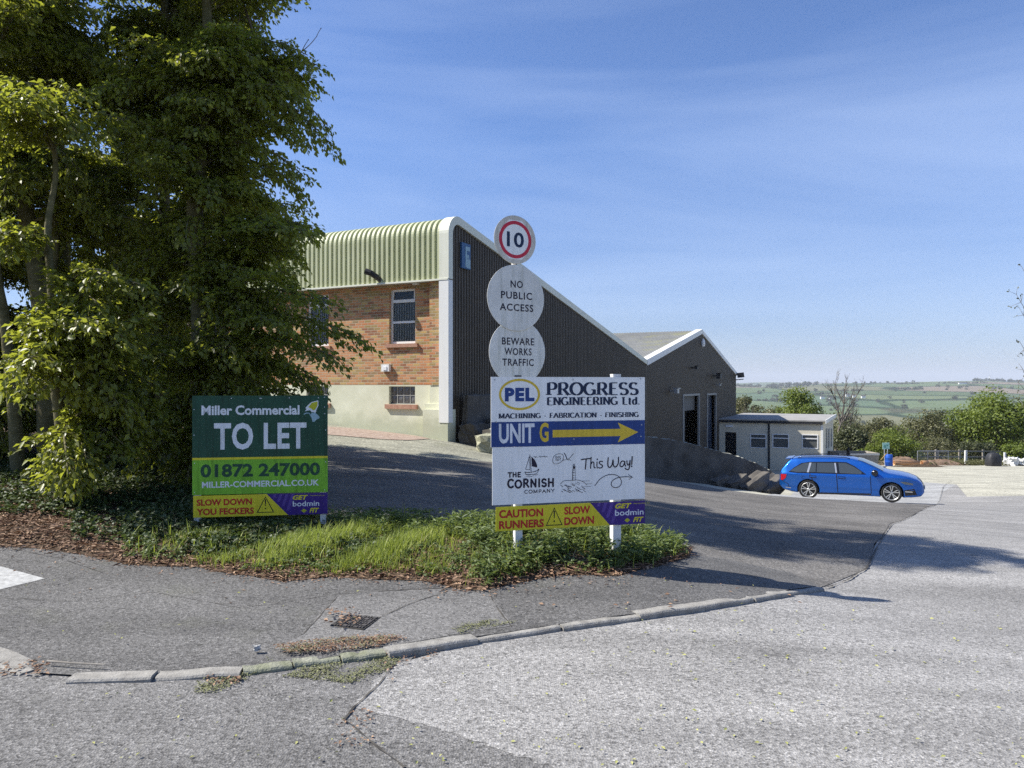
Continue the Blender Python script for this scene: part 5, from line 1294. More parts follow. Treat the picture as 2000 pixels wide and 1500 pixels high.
for sx in (-1, 1):
    for s in (-1, 1):
        c = Vector((sx * WX, s * .775, WR)); ax = Vector((0, s, 0))
        t = MB(); t.lathe([(.24, -.10), (.30, -.105), (.328, -.095), (WR, -.05), (WR, .05), (.328, .092), (.30, .105), (.255, .10), (.245, .08)], c, ax, 40)
        wo_ = t.build("wheel", M["rubber"], car, True, True)
        r = MB(); r.lathe([(.255, .098), (.245, .104), (.232, .09), (.228, .03), (.228, -.09)], c, ax, 36); r.lathe([(0, .088), (.03, .09), (.045, .075), (.05, .05)], c, ax, 14)
        u = Vector((1, 0, 0)); v = Vector((0, 0, 1))
        for k in range(5):
            for d in (-.17, .17):
                a0 = 2 * math.pi * k / 5 + .3 + d * .6; a1 = 2 * math.pi * k / 5 + .3 + d * 1.15
                p0 = c + (u * math.cos(a0) + v * math.sin(a0)) * .035 + ax * .075; p1 = c + (u * math.cos(a1) + v * math.sin(a1)) * .238 + ax * .088
                dr_ = (p1 - p0).normalized(); sd = dr_.cross(ax).normalized() * .012
                r.idx([p0 - sd, p0 + sd, p1 + sd * 1.3, p1 - sd * 1.3, p0 - sd - ax * .03, p0 + sd - ax * .03, p1 + sd * 1.3 - ax * .03, p1 - sd * 1.3 - ax * .03], [(0, 1, 2, 3), (4, 7, 6, 5), (0, 4, 5, 1), (2, 6, 7, 3), (1, 5, 6, 2), (3, 7, 4, 0)])
        r.build("rim", M["alloy"], wo_, local=True)
        b = MB(); b.lathe([(0, -.02), (.228, -.02), (.228, -.03)], c, ax, 24); b.build("brake_disc", M["gloss_black"], wo_, local=True)
# ---------------------------------------------------------------- plants
def nrmz(a): return a / (np.linalg.norm(a, axis=1, keepdims=True) + 1e-9)
def leaf_quads(p, d, n, L, Wd, fold=.18, bend=.15):
    """pointed leaves: base, two shoulders and a tip, folded a little along the midrib"""
    d = nrmz(d); s = nrmz(np.cross(d, n)); n = nrmz(np.cross(s, d)); L = np.asarray(L)[:, None]; Wd = np.asarray(Wd)[:, None]
    m = p + d * L * .45
    v = np.stack([p, m + s * Wd * .5 + n * Wd * fold, p + d * L - n * L * bend, m - s * Wd * .5 + n * Wd * fold], 1).reshape(-1, 3)
    k = np.arange(len(p))[:, None] * 4
    f = np.concatenate([k + [0, 1, 2], k + [0, 2, 3]], 1).reshape(-1, 3)
    return v, f
def rot2(d, a):
    c, s = np.cos(a), np.sin(a); return np.c_[d[:, 0] * c - d[:, 1] * s, d[:, 0] * s + d[:, 1] * c, d[:, 2]]

def make_tree(label, base, trunk, rad, limbs, seed, leafL=.080, dens=1.0, cat="tree", name="beech_tree", group=None, forks=()):
    """limbs: (height, azimuth, length, rise, droop)"""
    r = np.random.default_rng(seed); t = thing(name, base, label, cat, group)
    T = [Vector(base) + Vector(q) for q in trunk]; T = catmull(T, 5)
    wood = MB(); n = len(T); wood.tube([T[0] - Vector((0, 0, .3))] + T, [rad * 1.5] + [rad * (1.12 - .95 * (i / (n - 1)) ** .9) + .008 for i in range(n)], 9)
    for fk in forks:
        Q = catmull([Vector(base) + Vector(q) for q in fk[1]], 5); m = len(Q); wood.tube(Q, [fk[0] * (1 - .8 * i / (m - 1)) + .006 for i in range(m)], 8)
    zs = np.array([q.z for q in T]); tx = np.array([[q.x, q.y, q.z] for q in T])
    PP, DD, NN, LL = [], [], [], []
    for (h, az, L, rise, droop) in limbs:
        zz = base[2] + h; p0 = np.array([np.interp(zz, zs, tx[:, k]) for k in range(3)]); 
        k = 9; tt = np.linspace(0, 1, k); wig = r.normal(0, .05, 2)
        a = az + wig[0] * 2 * tt
        pts = np.c_[p0[0] + L * tt * np.sin(a), p0[1] + L * tt * np.cos(a), zz + L * (rise * tt - droop * tt ** 2)]
        wood.tube([Vector(q) for q in pts], [max(.0035, .006 + .009 * L * (1 - u)) for u in tt], 5, caps=False)
        ntw = max(5, int(L / .052 * dens)); side = 1
        for u in np.linspace(.12, 1.0, ntw):
            u = min(1, max(.05, u + r.normal(0, .015))); q = np.array([np.interp(u, tt, pts[:, j]) for j in range(3)])
            e = min(k - 2, int(u * (k - 1))); ld = pts[e + 1] - pts[e]; ld = ld / np.linalg.norm(ld)
            side = -side; ang = side * r.uniform(.45, 1.15) if u < .97 else r.normal(0, .2)
            td = rot2(ld[None], ang)[0]; td[2] += r.normal(-.03, .24); tl_ = (.16 + .34 * L * (1.08 - u) ** .8 * r.uniform(.5, 1.2)) * .9; tl_ = min(tl_, .85)
            td /= np.linalg.norm(td); nl = max(5, int(tl_ / .021)); s = (np.arange(nl) + r.uniform(.2, .9)) / nl
            pos = q + td * (tl_ * s)[:, None]; pos[:, 2] -= tl_ * .30 * s ** 2
            pos += r.normal(0, .03, pos.shape)
            if u < .98 and tl_ > .2: wood.tube([Vector(q), Vector(pos[nl // 2]), Vector(pos[-1])], [.004, .003, .0015], 3, caps=False)
            sg = np.where(np.arange(nl) % 2 == 0, 1.0, -1.0); c_, s_ = np.cos(sg * .75), np.sin(sg * .75)
            ld2 = np.c_[td[0] * c_ - td[1] * s_, td[0] * s_ + td[1] * c_, np.full(nl, td[2] - .45)] + r.normal(0, .33, (nl, 3))
            nn = np.c_[r.normal(0, .6, nl), r.normal(0, .6, nl), np.ones(nl)]
            PP.append(pos); DD.append(ld2); NN.append(nn); LL.append(leafL * r.uniform(.7, 1.2, nl))
    p = np.concatenate(PP); L = np.concatenate(LL)
    v, f = leaf_quads(p, np.concatenate(DD), np.concatenate(NN), L, L * .62)
    ti = np.repeat(np.clip(r.normal(.45, .25, len(p)), 0, 1), 4)
    wood.build("trunk", M["bark"], t, True)
    link("crown", np_mesh("crown", v, f, ti), M["leaf"], t).matrix_parent_inverse = world_inv(t)
    return t, len(p)
def limbset(r, n, h0, h1_, L, az=None, rise=(.22, .72), droop=(.30, .72), k=5):
    """boughs grow in loose fans, so the crown breaks into lobes with gaps between them"""
    out = []
    for i in range(max(1, round(n / k))):
        h = r.uniform(h0, h1_); a = r.uniform(0, 2 * math.pi) if az is None else r.normal(az[0], az[1]); fl = r.uniform(.5, 1.14); ri = r.uniform(*rise); dr_ = r.uniform(*droop)
        for q in range(k):
            hh = h + r.normal(0, .16); aa = a + r.normal(0, .30)
            out.append((max(.15, hh), aa, L(hh, aa) * fl * r.uniform(.72, 1.05), ri + r.normal(0, .12), dr_ + r.normal(0, .12)))
    return out
rg = np.random.default_rng(21)
def bz_(x, y): return (x, y, float(VZ(np.array([x]), np.array([y]))[0]) - .02)
R_ = math.pi / 2      # azimuth 0 is away from the camera, pi/2 is to the right
def toward(a, c, w, k): d = (a - c + math.pi) % (2 * math.pi) - math.pi; return k * math.exp(-(d / w) ** 2)
tn = 0
# the big tree whose boughs reach over the letting board
def L4(h, a):
    r_ = np.interp(h, [0, .6, 1.4, 2.2, 3.0, 3.4, 3.9, 4.2, 4.55, 4.8, 5.2, 6, 8, 11], [.9, 1.1, 1.5, 1.85, 1.6, 1.6, 1.0, .7, .7, 1.5, 1.85, 1.55, 1.15, .5]); return r_ * .80
b4 = bz_(-4.0, 9.5)
lim = limbset(rg, 120, .35, 5.4, L4) + limbset(rg, 44, 5.2, 10.6, L4) + limbset(rg, 110, 4.2, 11, lambda h, a: .75, k=2) + limbset(rg, 46, .4, 5.6, L4, (R_, .45)) + limbset(rg, 26, .3, 3.2, L4, (math.pi * .85, .5)) + limbset(rg, 60, .6, 9.5, lambda h, a: .95, (math.pi, .5), k=3)
lim += [(1.75, R_ + .25, 2.0, .25, .35), (2.05, R_ + .15, 2.1, .30, .42), (1.5, R_ + .05, 1.5, .3, .5), (2.35, R_ + .3, 1.8, .25, .3), (3.15, R_ + .1, 1.6, .45, .42), (3.0, R_ + .35, 1.75, .4, .35), (4.1, R_, 1.4, .45, .75), (4.3, R_ + .2, 1.45, .4, .7), (4.55, R_ + .1, 1.3, .5, .6), (1.15, R_ + .2, 1.35, .25, .3)]
_, k = make_tree("largest beech tree with long drooping boughs reaching over the green TO LET board", b4, [(0, 0, 0), (.03, 0, 2), (-.10, .1, 3.6), (.02, .25, 5), (-.1, .45, 7), (0, .4, 11)], .13, lim, 1); tn += k
# bare reaching branches high on its right flank
def Lg(h, a): return np.interp(h, [0, 1.5, 3, 6, 9, 12], [.7, 1.0, 1.5, 1.6, 1.3, .5])
specs = [
 ("tall forked beech tree with a thick mossy trunk at the path edge", (-6.15, 9.9), [(0, 0, 0), (-.04, 0, 1.2), (-.14, 0, 2.4), (-.32, 0, 3.4), (-.42, .05, 4.4), (-.24, .1, 5.5), (-.18, .1, 6.4), (-.3, .1, 8.6), (-.35, .1, 12)], .135, [(72, 3.3, 7, 1.0), (44, 6.5, 11.5, 1.0)], [(.075, [(-.1, 0, 2.2), (.03, .02, 3.0), (.05, .0, 3.9), (.0, 0, 4.8), (.09, 0, 6.2), (.05, 0, 7.2), (.2, 0, 9)])]),
 ("slim beech tree with a bent stem in front of the thick forked trunk", (-4.98, 8.3), [(0, 0, 0), (-.06, 0, .8), (-.14, 0, 1.4), (-.16, 0, 2.2), (-.24, .05, 3.0), (-.18, .1, 3.7), (-.3, .1, 4.5)], .062, [(60, .30, 1.9, 1.2, "low"), (6, 2.1, 3.2, .7, "low"), (14, 3.0, 4.3, .7)], []),
 ("leaning beech tree with a pale bare stem at the far left edge", (-6.28, 9.45), [(0, 0, 0), (-.07, 0, 1), (-.18, 0, 2), (-.3, 0, 3), (-.36, .1, 6), (-.3, 0, 10)], .075, [(44, 3.2, 6.5, 1.0), (20, 6.5, 9.5, .9)], []),
 ("dark beech tree in the shade between the big tree and the forked trunk", (-5.15, 10.9), [(0, 0, 0), (.05, 0, 3), (0, .1, 6), (.1, 0, 11)], .10, [(70, .2, 3, 1.0), (100, 3, 8, 1.1), (34, 7.5, 10.5, .95)], []),
 ("beech tree deep in the thicket behind the forked trunk", (-7.4, 12.2), [(0, 0, 0), (.05, 0, 3), (-.1, .1, 6), (.1, 0, 11.5)], .12, [(70, .2, 4, 1.2), (56, 4, 11, 1.15)], []),
 ("beech tree at the back of the thicket beside the driveway", (-5.2, 13.2), [(0, 0, 0), (.05, 0, 2.5), (-.1, .1, 5), (.1, 0, 8.6)], .13, [(70, .3, 5, 1.1), (34, 5, 8, .8)], []),
 ("farthest beech tree of the thicket near the upper driveway", (-6.9, 16.2), [(0, 0, 0), (.05, 0, 2), (-.1, .1, 4), (.1, 0, 6.6)], .11, [(60, .3, 4, 1.15), (20, 4, 6, .6)], []),
 ("beech tree at the left edge with dense shaded lower boughs", (-8.1, 10.6), [(0, 0, 0), (.05, 0, 3), (-.1, .1, 6), (.1, 0, 11.5)], .12, [(74, .2, 5, 1.3), (50, 5, 11, 1.2)], []),
 ("beech tree in the dark at the back left of the thicket", (-10.2, 13.6), [(0, 0, 0), (.05, 0, 3), (-.1, .1, 6), (.1, 0, 11)], .12, [(84, .2, 5, 1.4), (40, 5, 10.5, 1.2)], []),
 ("young beech tree filling the gap behind the leaning pale stem", (-9.6, 11.2), [(0, 0, 0), (.05, 0, 2), (-.1, .1, 4), (.1, 0, 7.5)], .08, [(84, .2, 3.5, 1.3), (70, 3.0, 7, 1.15)], []),
 ("young bushy beech tree low behind the thick forked trunk", (-7.9, 14.6), [(0, 0, 0), (.05, 0, 2), (-.1, .1, 4), (.1, 0, 6.5)], .08, [(90, .15, 3.5, 1.3), (60, 3.0, 6, 1.1)], []),
]
for i, (lab, (x, y), tr, rad, ls, fk) in enumerate(specs):
    lim = []
    for n_, a, b, s_, *lo in ls: lim += limbset(rg, n_, a, b, lambda h, az, s_=s_: s_ * float(Lg(h, az)) * .95 + .2, (R_ + .35, .55) if lo else None)
    _, k = make_tree(lab, bz_(x, y), tr, rad, lim, 30 + i, forks=fk, dens={0: .85, 1: 1.0, 2: .7, 3: 1.0}.get(i, 1.0)); tn += k
# leafless ash sapling whose twigs show through at the top
def bare(name, label, base, h, rad, seed, spread=.5, depth=4, m=None, lean=(0, 0), group=None, leaves=0, first=None):
    r = random.Random(seed); t = thing(name, base, label, "tree", group); mb = MB(); tips = []
    def br(p, d, L, rr, lv):
        q = [p]; dd = d.copy()
        for k in range(4):
            dd = (dd + Vector((r.gauss(0, .09), r.gauss(0, .09), r.gauss(.04, .06)))).normalized(); q.append(q[-1] + dd * L / 4)
        mb.tube(q, [rr * (1 - .45 * k / 4) for k in range(5)], 6 if lv < 2 else 4, caps=False)
        if lv >= depth: tips.append((q[-1], dd)); return
        for k in range(r.choice((2, 3, 3)) if lv else 6):
            f = r.uniform(.35, 1.0) if lv else r.uniform(.3, 1); i = min(3, int(f * 4)); s = q[i].lerp(q[i + 1], f * 4 - i) if f < 1 else q[4]
            nd = (dd + Vector((r.gauss(0, spread), r.gauss(0, spread), r.gauss(.1, spread * .5)))).normalized(); br(s, nd, L * r.uniform(.42, .66), rr * .5, lv + 1)
        br(q[-1], dd, L * .55, rr * .5, lv + 1)
    d0 = Vector((lean[0], lean[1], 1)).normalized()
    br(Vector(base) - Vector((0, 0, .2)), d0, h * .55, rad, 0)
    mb.build("trunk", m or M["twig"], t, True)
    if leaves:
        p = np.array([tuple(a) for a, b in tips for _ in range(leaves)]); d = np.random.default_rng(seed).normal(0, 1, p.shape); d[:, 2] -= .3; p = p + d * .04
        v, f = leaf_quads(p, d, np.random.default_rng(seed + 1).normal(0, 1, p.shape), np.full(len(p), .09), np.full(len(p), .05)); link("crown", np_mesh("crown", v, f, np.full(len(v), .4)), M["olive"], t).matrix_parent_inverse = world_inv(t)
    return t
# twig branch at the upper right of the big tree
tb = thing("ash_sapling", bz_(-4.3, 10.4), "slender leafless ash sapling with twigs poking out beside the big tree top", "tree")
mb = MB(); bb_ = Vector(bz_(-4.3, 10.4)); rr = random.Random(8)
mb.tube(catmull([bb_, bb_ + Vector((.2, 0, 3)), bb_ + Vector((.45, 0, 4.6)), bb_ + Vector((.8, 0, 5.5)), at(470, -10, 10.4)], 4), [.045, .042, .04, .036, .034, .03, .03, .03, .028, .027, .026, .025, .024, .022, .02, .018, .016], 6)
def twigs(pts, w, n, L):
    q = catmull(pts, 6); mb.tube(q, [w * (1 - .75 * i / (len(q) - 1)) for i in range(len(q))], 5)
    for k in range(n):
        i = rr.randrange(len(q) // 3, len(q)); d = Vector((rr.gauss(.4, .5), rr.gauss(0, .3), rr.gauss(.35, .5))).normalized() * L * rr.uniform(.4, 1)
        mb.tube([q[i], q[i] + d * .5 + Vector((0, 0, .01)), q[i] + d], [.006, .005, .004], 4); mb.lathe([(0, -.012), (.009, 0), (0, .02)], q[i] + d, d.normalized(), 5)
Y_ = 10.4
twigs([at(405, 160, Y_), at(430, 125, Y_), at(480, 128, Y_), at(520, 134, Y_), at(560, 122, Y_), at(600, 92, Y_), at(618, 72, Y_)], .016, 9, .30)
twigs([at(415, 140, Y_), at(450, 105, Y_), at(485, 80, Y_), at(510, 40, Y_), at(545, -10, Y_)], .016, 12, .32)
twigs([at(440, 112, Y_), at(462, 60, Y_), at(470, 20, Y_)], .012, 8, .28)
twigs([at(560, 122, Y_), at(590, 133, Y_), at(608, 128, Y_)], .008, 3, .15)
mb.build("trunk", M["twig"], tb, True)
print("leaves", tn)

# ---------------------------------------------------------------- ground plants
def scatter(n, mask, pix=None, seed=0, zf=VZ, box=None):
    """points inside the verge, spread over the pixel window pix or the plan window box"""
    r = np.random.default_rng(seed)
    x = r.uniform(box[0], box[2], n); y = r.uniform(box[1], box[3], n)
    ok = pip(verge_poly, x, y)
    if mask is not None: ok &= mask(x, y, r)
    x, y = x[ok], y[ok]; return x, y, zf(x, y), r
def pxof(x, y): return CX + F * x / y
def blades(x, y, z, hgt, r, w=.006, lean=.5):
    n = len(x); a = r.uniform(0, 2 * np.pi, n); d = np.c_[np.cos(a), np.sin(a), np.zeros(n)]; s = np.c_[-np.sin(a), np.cos(a), np.zeros(n)]
    l = r.uniform(.1, 1, n) * lean; p = np.c_[x, y, z - .01]; V_ = []
    for t, ww in ((0, 1), (.45, .85), (.8, .5)):
        c = p + d * (hgt * l * t ** 2)[:, None] + np.array([0, 0, 1.0]) * (hgt * (t - .35 * l * t ** 2))[:, None]
        V_ += [c - s * (w * ww / 2)[:, None] if hasattr(w, "__len__") else c - s * w * ww / 2, c + s * (w * ww / 2)[:, None] if hasattr(w, "__len__") else c + s * w * ww / 2]
    V_.append(p + d * (hgt * l)[:, None] + np.array([0, 0, 1.0]) * (hgt * (1 - .35 * l))[:, None])
    v = np.stack(V_, 1).reshape(-1, 3); k = np.arange(n)[:, None] * 7
    f = np.concatenate([k + [0, 1, 3], k + [0, 3, 2], k + [2, 3, 5], k + [2, 5, 4], k + [4, 5, 6]], 1).reshape(-1, 3)
    return v, f, np.repeat(np.clip(r.normal(.42, .2, n) + .5 * (patchy(x, y, .9, 5) - .4), 0, 1), 7)
def patchy(x, y, s=1.0, ph=0): return .5 + .25 * np.sin(x * 3.1 * s + ph) * np.sin(y * 3.7 * s + 1.7 * ph) + .25 * np.sin(x * 7.3 * s - y * 5.1 * s + ph)
# grass
def gm(x, y, r):
    px = pxof(x, y); ed = edge_d(x, y)
    k = sm(300, 430, px) * (1 - .75 * sm(820, 900, px)); k = np.maximum(k, .55 * sm(1130, 1170, px)); k = k * np.clip(2.4 * patchy(x, y, 1.2) - .45, .04, 1) * sm(.03, .22, ed + .12 * (patchy(x, y, 2.2, 3) - .5))
    k = k * (1 - .85 * sm(.03, .1, .17 - np.abs(ed - .0)) * (px < 1100)) if False else k
    return r.uniform(0, 1, len(x)) < k
x, y, z, r = scatter(170000, gm, None, 1, box=(-4.2, 5.6, 1.9, 9.2))
hg = .095 * (.3 + 1.2 * patchy(x, y, .8, 2)) * r.uniform(.4, 1.7, len(x)) * np.where((pxof(x, y) < 660) & (y > 6.95), .40, 1) * np.where((pxof(x, y) > 950) & (y > 6.0), .5, 1); a1_ = blades(x, y, z, hg, r, r.uniform(.003, .007, len(x)), .9)
x, y, z, r = scatter(2600, lambda x, y, r: (r.uniform(0, 1, len(x)) < .45) & (pxof(x, y) > 250), None, 2, box=(-4.4, 6.0, 1.9, 8.8))
a2_ = blades(x, y, z, r.uniform(.10, .24, len(x)) * np.where((pxof(x, y) < 660) & (y > 6.9), .45, 1), r, r.uniform(.006, .014, len(x)), .7)
x, y, z, r = scatter(1500, lambda x, y, r: (r.uniform(0, 1, len(x)) < .6 * sm(.05, .3, edge_d(x, y))) & (pxof(x, y) > 300), None, 22, box=(-4.2, 5.8, 1.9, 8.6))
a3_ = blades(x, y, z, r.uniform(.06, .20, len(x)), r, .004, 1.6); dry = (a3_[0], a3_[1], a3_[2])
dg_ = link("dry_stalks", np_mesh("dry_stalks", *dry), leaf_mat("dry_stalk", (.30, .24, .12), (.55, .47, .28), (.2, .16, .08), .1, .8)); dg_["kind"] = "stuff"
go = link("grass", np_mesh("grass", *join_np([a1_, a2_])), M["grass"]); go["kind"] = "stuff"
# broad-leaved weeds standing higher along the back and under the notice board
def tuft(x, y, z, r, hmax, nl, L, flat_=.5):
    n = len(x); P_, D_, N_, S_ = [], [], [], []
    for k in range(nl):
        a = r.uniform(0, 2 * np.pi, n); hh = hmax * r.uniform(.05, 1, n)
        rad_ = hmax * .28 * r.uniform(0, 1, n); P_.append(np.c_[x + np.cos(a) * rad_ * .5, y + np.sin(a) * rad_ * .5, z + hh * .8])
        D_.append(np.c_[np.cos(a), np.sin(a), r.uniform(-.2, .9, n)]); N_.append(np.c_[r.normal(0, .5, n), r.normal(0, .5, n), np.ones(n)]); S_.append(L * r.uniform(.5, 1.3, n))
    p = np.concatenate(P_); s = np.concatenate(S_); v, f = leaf_quads(p, np.concatenate(D_), np.concatenate(N_), s, s * flat_, .1, .25)
    return v, f, np.repeat(np.clip(r.normal(.5, .25, len(p)), 0, 1), 4)
def wm_(x, y, r):
    px = pxof(x, y); ed = edge_d(x, y); back = y - np.interp(px, [600, 800, 960, 1100, 1240, 1350], [7.6, 7.4, 7.0, 6.9, 6.75, 6.5])
    k = sm(-.75, -.05, back) * sm(620, 720, px) + .9 * sm(900, 960, px) * (1 - sm(1070, 1120, px)) + .75 * sm(1080, 1150, px) * sm(-.55, -.1, back)
    return r.uniform(0, 1, len(x)) < k * sm(.03, .15, ed) * (np.clip(2.2 * patchy(x, y, 1.3, 4) - .35, .03, 1))
x, y, z, r = scatter(2900, wm_, None, 3, box=(-2.6, 5.7, 1.9, 8.6))
hmx = .20 * r.uniform(.5, 1.4, len(x)); w1 = tuft(x, y, z, r, .19, 16, .055, .34)
x, y, z, r = scatter(1700, lambda x, y, r: wm_(x, y, r) & (pxof(x, y) > 900), None, 4, box=(-1, 5.7, 1.9, 7.6)); w2 = tuft(x, y, z, r, .10, 16, .032, .7)
wo2 = link("weeds", np_mesh("weeds", *join_np([w1, w2])), M["weed"]); wo2["kind"] = "stuff"
# ivy and low green cover at the left
def im(x, y, r):
    px = pxof(x, y); ed = edge_d(x, y); k = sm(.12, .45, ed) * (1 - .6 * sm(420, 620, px)); litter_ = sm(150, 60, px) * (1 - sm(.5, .9, ed)) if False else 0
    k = k * np.where(px < 130, sm(.75, 1.1, ed), 1.0)
    return r.uniform(0, 1, len(x)) < k * (.25 + 1.0 * patchy(x, y, .7, 1))
x, y, z, r = scatter(11000, im, None, 5, box=(-8, 6.2, -1.2, 11)); i1 = tuft(x, y, z, r, .09, 9, .042, .85)
io = link("ground_ivy", np_mesh("ground_ivy", *i1), M["ivy"]); io["kind"] = "stuff"
# moss and clover-like tufts growing through the grass and in the gutter
x, y, z, r = scatter(13000, lambda x, y, r: (pxof(x, y) > 240) & (r.uniform(0, 1, len(x)) < .8 * patchy(x, y, 1.6, 7) * sm(.0, .2, edge_d(x, y))), None, 12, box=(-4.2, 5.6, 1.9, 8.4)); c1 = tuft(x, y, z, r, .05, 9, .028, .8)
o = link("clover", np_mesh("clover", *c1), M["weed"]); o["kind"] = "stuff"
# dry leaves, chips and twigs
def bits(x, y, z, r, lo_, hi_, slim):
    n = len(x); a = r.uniform(0, 2 * np.pi, n); L = r.uniform(lo_, hi_, n)
    v, f = leaf_quads(np.c_[x, y, z + r.uniform(.002, .016, n)], np.c_[np.cos(a), np.sin(a), r.normal(.03, .12, n)], np.c_[r.normal(0, .35, n), r.normal(0, .35, n), np.ones(n)], L, L * slim, .2, .05)
    return v, f, np.repeat(r.uniform(0, 1, n), 4)
def lm(x, y, r):
    px = pxof(x, y); ed = edge_d(x, y); k = 1.0 * (1 - sm(.16, .42, ed)) + .9 * (1 - sm(130, 200, px)) * (1 - sm(1.0, 1.6, ed)) + .25 + .8 * sm(.45, .2, np.abs(px - 890) / 200) * (1 - sm(.35, .5, ed))
    return r.uniform(0, 1, len(x)) < k
x, y, z, r = scatter(64000, lm, None, 6, box=(-8, 5.6, 1.9, 9.2)); l1 = bits(x, y, z, r, .02, .06, .42); l2 = bits(x[:4000], y[:4000], z[:4000], r, .08, .22, .06)
# crumbs spilled from the verge on to the pavement
r = np.random.default_rng(61); x = r.uniform(-5.5, 2.0, 60000); y = r.uniform(5.3, 7.2, 60000); ed_ = edge_d(x, y)
k = ~pip(verge_poly, x, y) & (y < 7.0) & (r.uniform(0, 1, len(x)) < .55 * np.exp(-ed_ / .05) + .012 * np.exp(-ed_ / .35)) & (y < np.interp(x, [-5.5, -3, -1, 0, 1, 2], [6.9, 6.6, 6.2, 6.1, 6.3, 6.6]))
x, y = x[k], y[k]; lsp = bits(x, y, H(x, y) + phx(x) + .001, r, .008, .04, .4)
def on_pave(n, win, seed, off, lo_, hi_, slim):
    r = np.random.default_rng(seed); o = []
    for k in range(n):
        px, py = r.uniform(win[0], win[2]), r.uniform(win[1], win[3]); p = G(px, py, off); o.append((p.x, p.y, p.z + .002))
    o = np.array(o); return bits(o[:, 0], o[:, 1], o[:, 2], r, lo_, hi_, slim)
def in_poly(n, poly, seed, off, lo_, hi_, slim):
    r = np.random.default_rng(seed); P_ = np.array(poly); x = r.uniform(P_[:, 0].min(), P_[:, 0].max(), n); y = r.uniform(P_[:, 1].min(), P_[:, 1].max(), n); ok = pip(poly, x, y); x, y = x[ok], y[ok]
    return bits(x, y, H(x, y) + off, r, lo_, hi_, slim)
l3 = [in_poly(2600, lb, 1, PH + .001, .010, .03, .35), on_pave(60, (640, 1190, 700, 1222), 2, PH + .012, .02, .045, .5), on_pave(40, (770, 1270, 860, 1290), 3, .002, .012, .03, .5), on_pave(60, (400, 1318, 470, 1340), 4, .002, .012, .03, .5), on_pave(50, (660, 1390, 730, 1460), 5, .002, .012, .03, .5), on_pave(70, (0, 1290, 90, 1320), 6, .004, .015, .04, .5), on_pave(34, (880, 1130, 1560, 1190), 7, PH, .02, .05, .5), on_pave(45, (740, 1240, 800, 1330), 8, .004, .012, .03, .5)]
def moss(n, poly, seed, off):
    r = np.random.default_rng(seed); P_ = np.array(poly); x = r.uniform(P_[:, 0].min(), P_[:, 0].max(), n); y = r.uniform(P_[:, 1].min(), P_[:, 1].max(), n)
    ok = pip(poly, x, y) & (r.uniform(0, 1, n) < np.clip(2.6 * patchy(x, y, 3, 2) - .7, 0, 1)); x, y = x[ok], y[ok]; v, f, t = bits(x, y, H(x, y) + off, r, .005, .015, .9); return v, f, t
o = link("moss", np_mesh("moss", *join_np([moss(13000, mossp, 1, -.003), moss(3000, lb, 2, PH), moss(2500, P((880, 1225), (960, 1212), (1010, 1216), (900, 1240), off=PH), 3, PH)])), M["mossleaf"]); o["kind"] = "stuff"
o = link("leaf_litter", np_mesh("leaf_litter", *join_np([l1, l2, lsp] + l3)), M["litter"]); o["kind"] = "stuff"
y1 = [on_pave(150, (700, 1290, 2000, 1500), 9, .001, .012, .03, .5), on_pave(90, (1100, 1180, 1990, 1300), 10, .001, .015, .035, .5), on_pave(40, (0, 1120, 1500, 1250), 11, PH, .012, .03, .5), on_pave(40, (100, 1330, 700, 1490), 12, .0, .012, .028, .5)]
o = link("fallen_leaves", np_mesh("fallen_leaves", *join_np(y1)), M["yleaf"]); o["kind"] = "stuff"
def stick(pix, w, off, lab, m):
    mb = MB(); q = [G(a, b, off) + Vector((0, 0, w)) for a, b in pix]; mb.tube(q, [w * (1 - .4 * i / (len(q) - 1)) for i in range(len(q))], 6); return tag(mb.build("stick", m), lab, "stick")
stick([(92, 1293), (140, 1297), (205, 1300)], .006, PH, "pale bent stick lying by the kerb stones at the pavement edge", M["timber"])
stick([(1422, 1098), (1460, 1108), (1498, 1117)], .008, PH * .3, "straight pale stick lying on the driveway near the end of the kerb", M["timber"])
p = Vector(bz_(-5.1, 7.05)); mb = MB(); mb.tube([p, p + Vector((.03, 0, .08)), p + Vector((-.02, .02, .15)), p + Vector((.05, .03, .26))], [.05, .042, .035, .02], 8); mb.tube([p + Vector((0, 0, .12)), p + Vector((-.06, 0, .2))], [.025, .012], 6)
tag(mb.build("tree_stump", M["litter_bed"], None, True), "small broken brown stump among the dry leaves by the pavement", "stump")
rock("stone", G(502, 1269, PH) + Vector((0, 0, .012)), (.035, .025, .025), .4, M["whitepaint"], "small white pebble lying on the pavement by the kerb", "stone", 3, .2)
rock("stone", Vector(bz_(-5.05, 6.75)) + Vector((-.28, .25, .05)), (.14, .1, .12), .9, M["kerb"], "fist sized pale stone in the leaf litter by the stump", "stone", 4, .2)
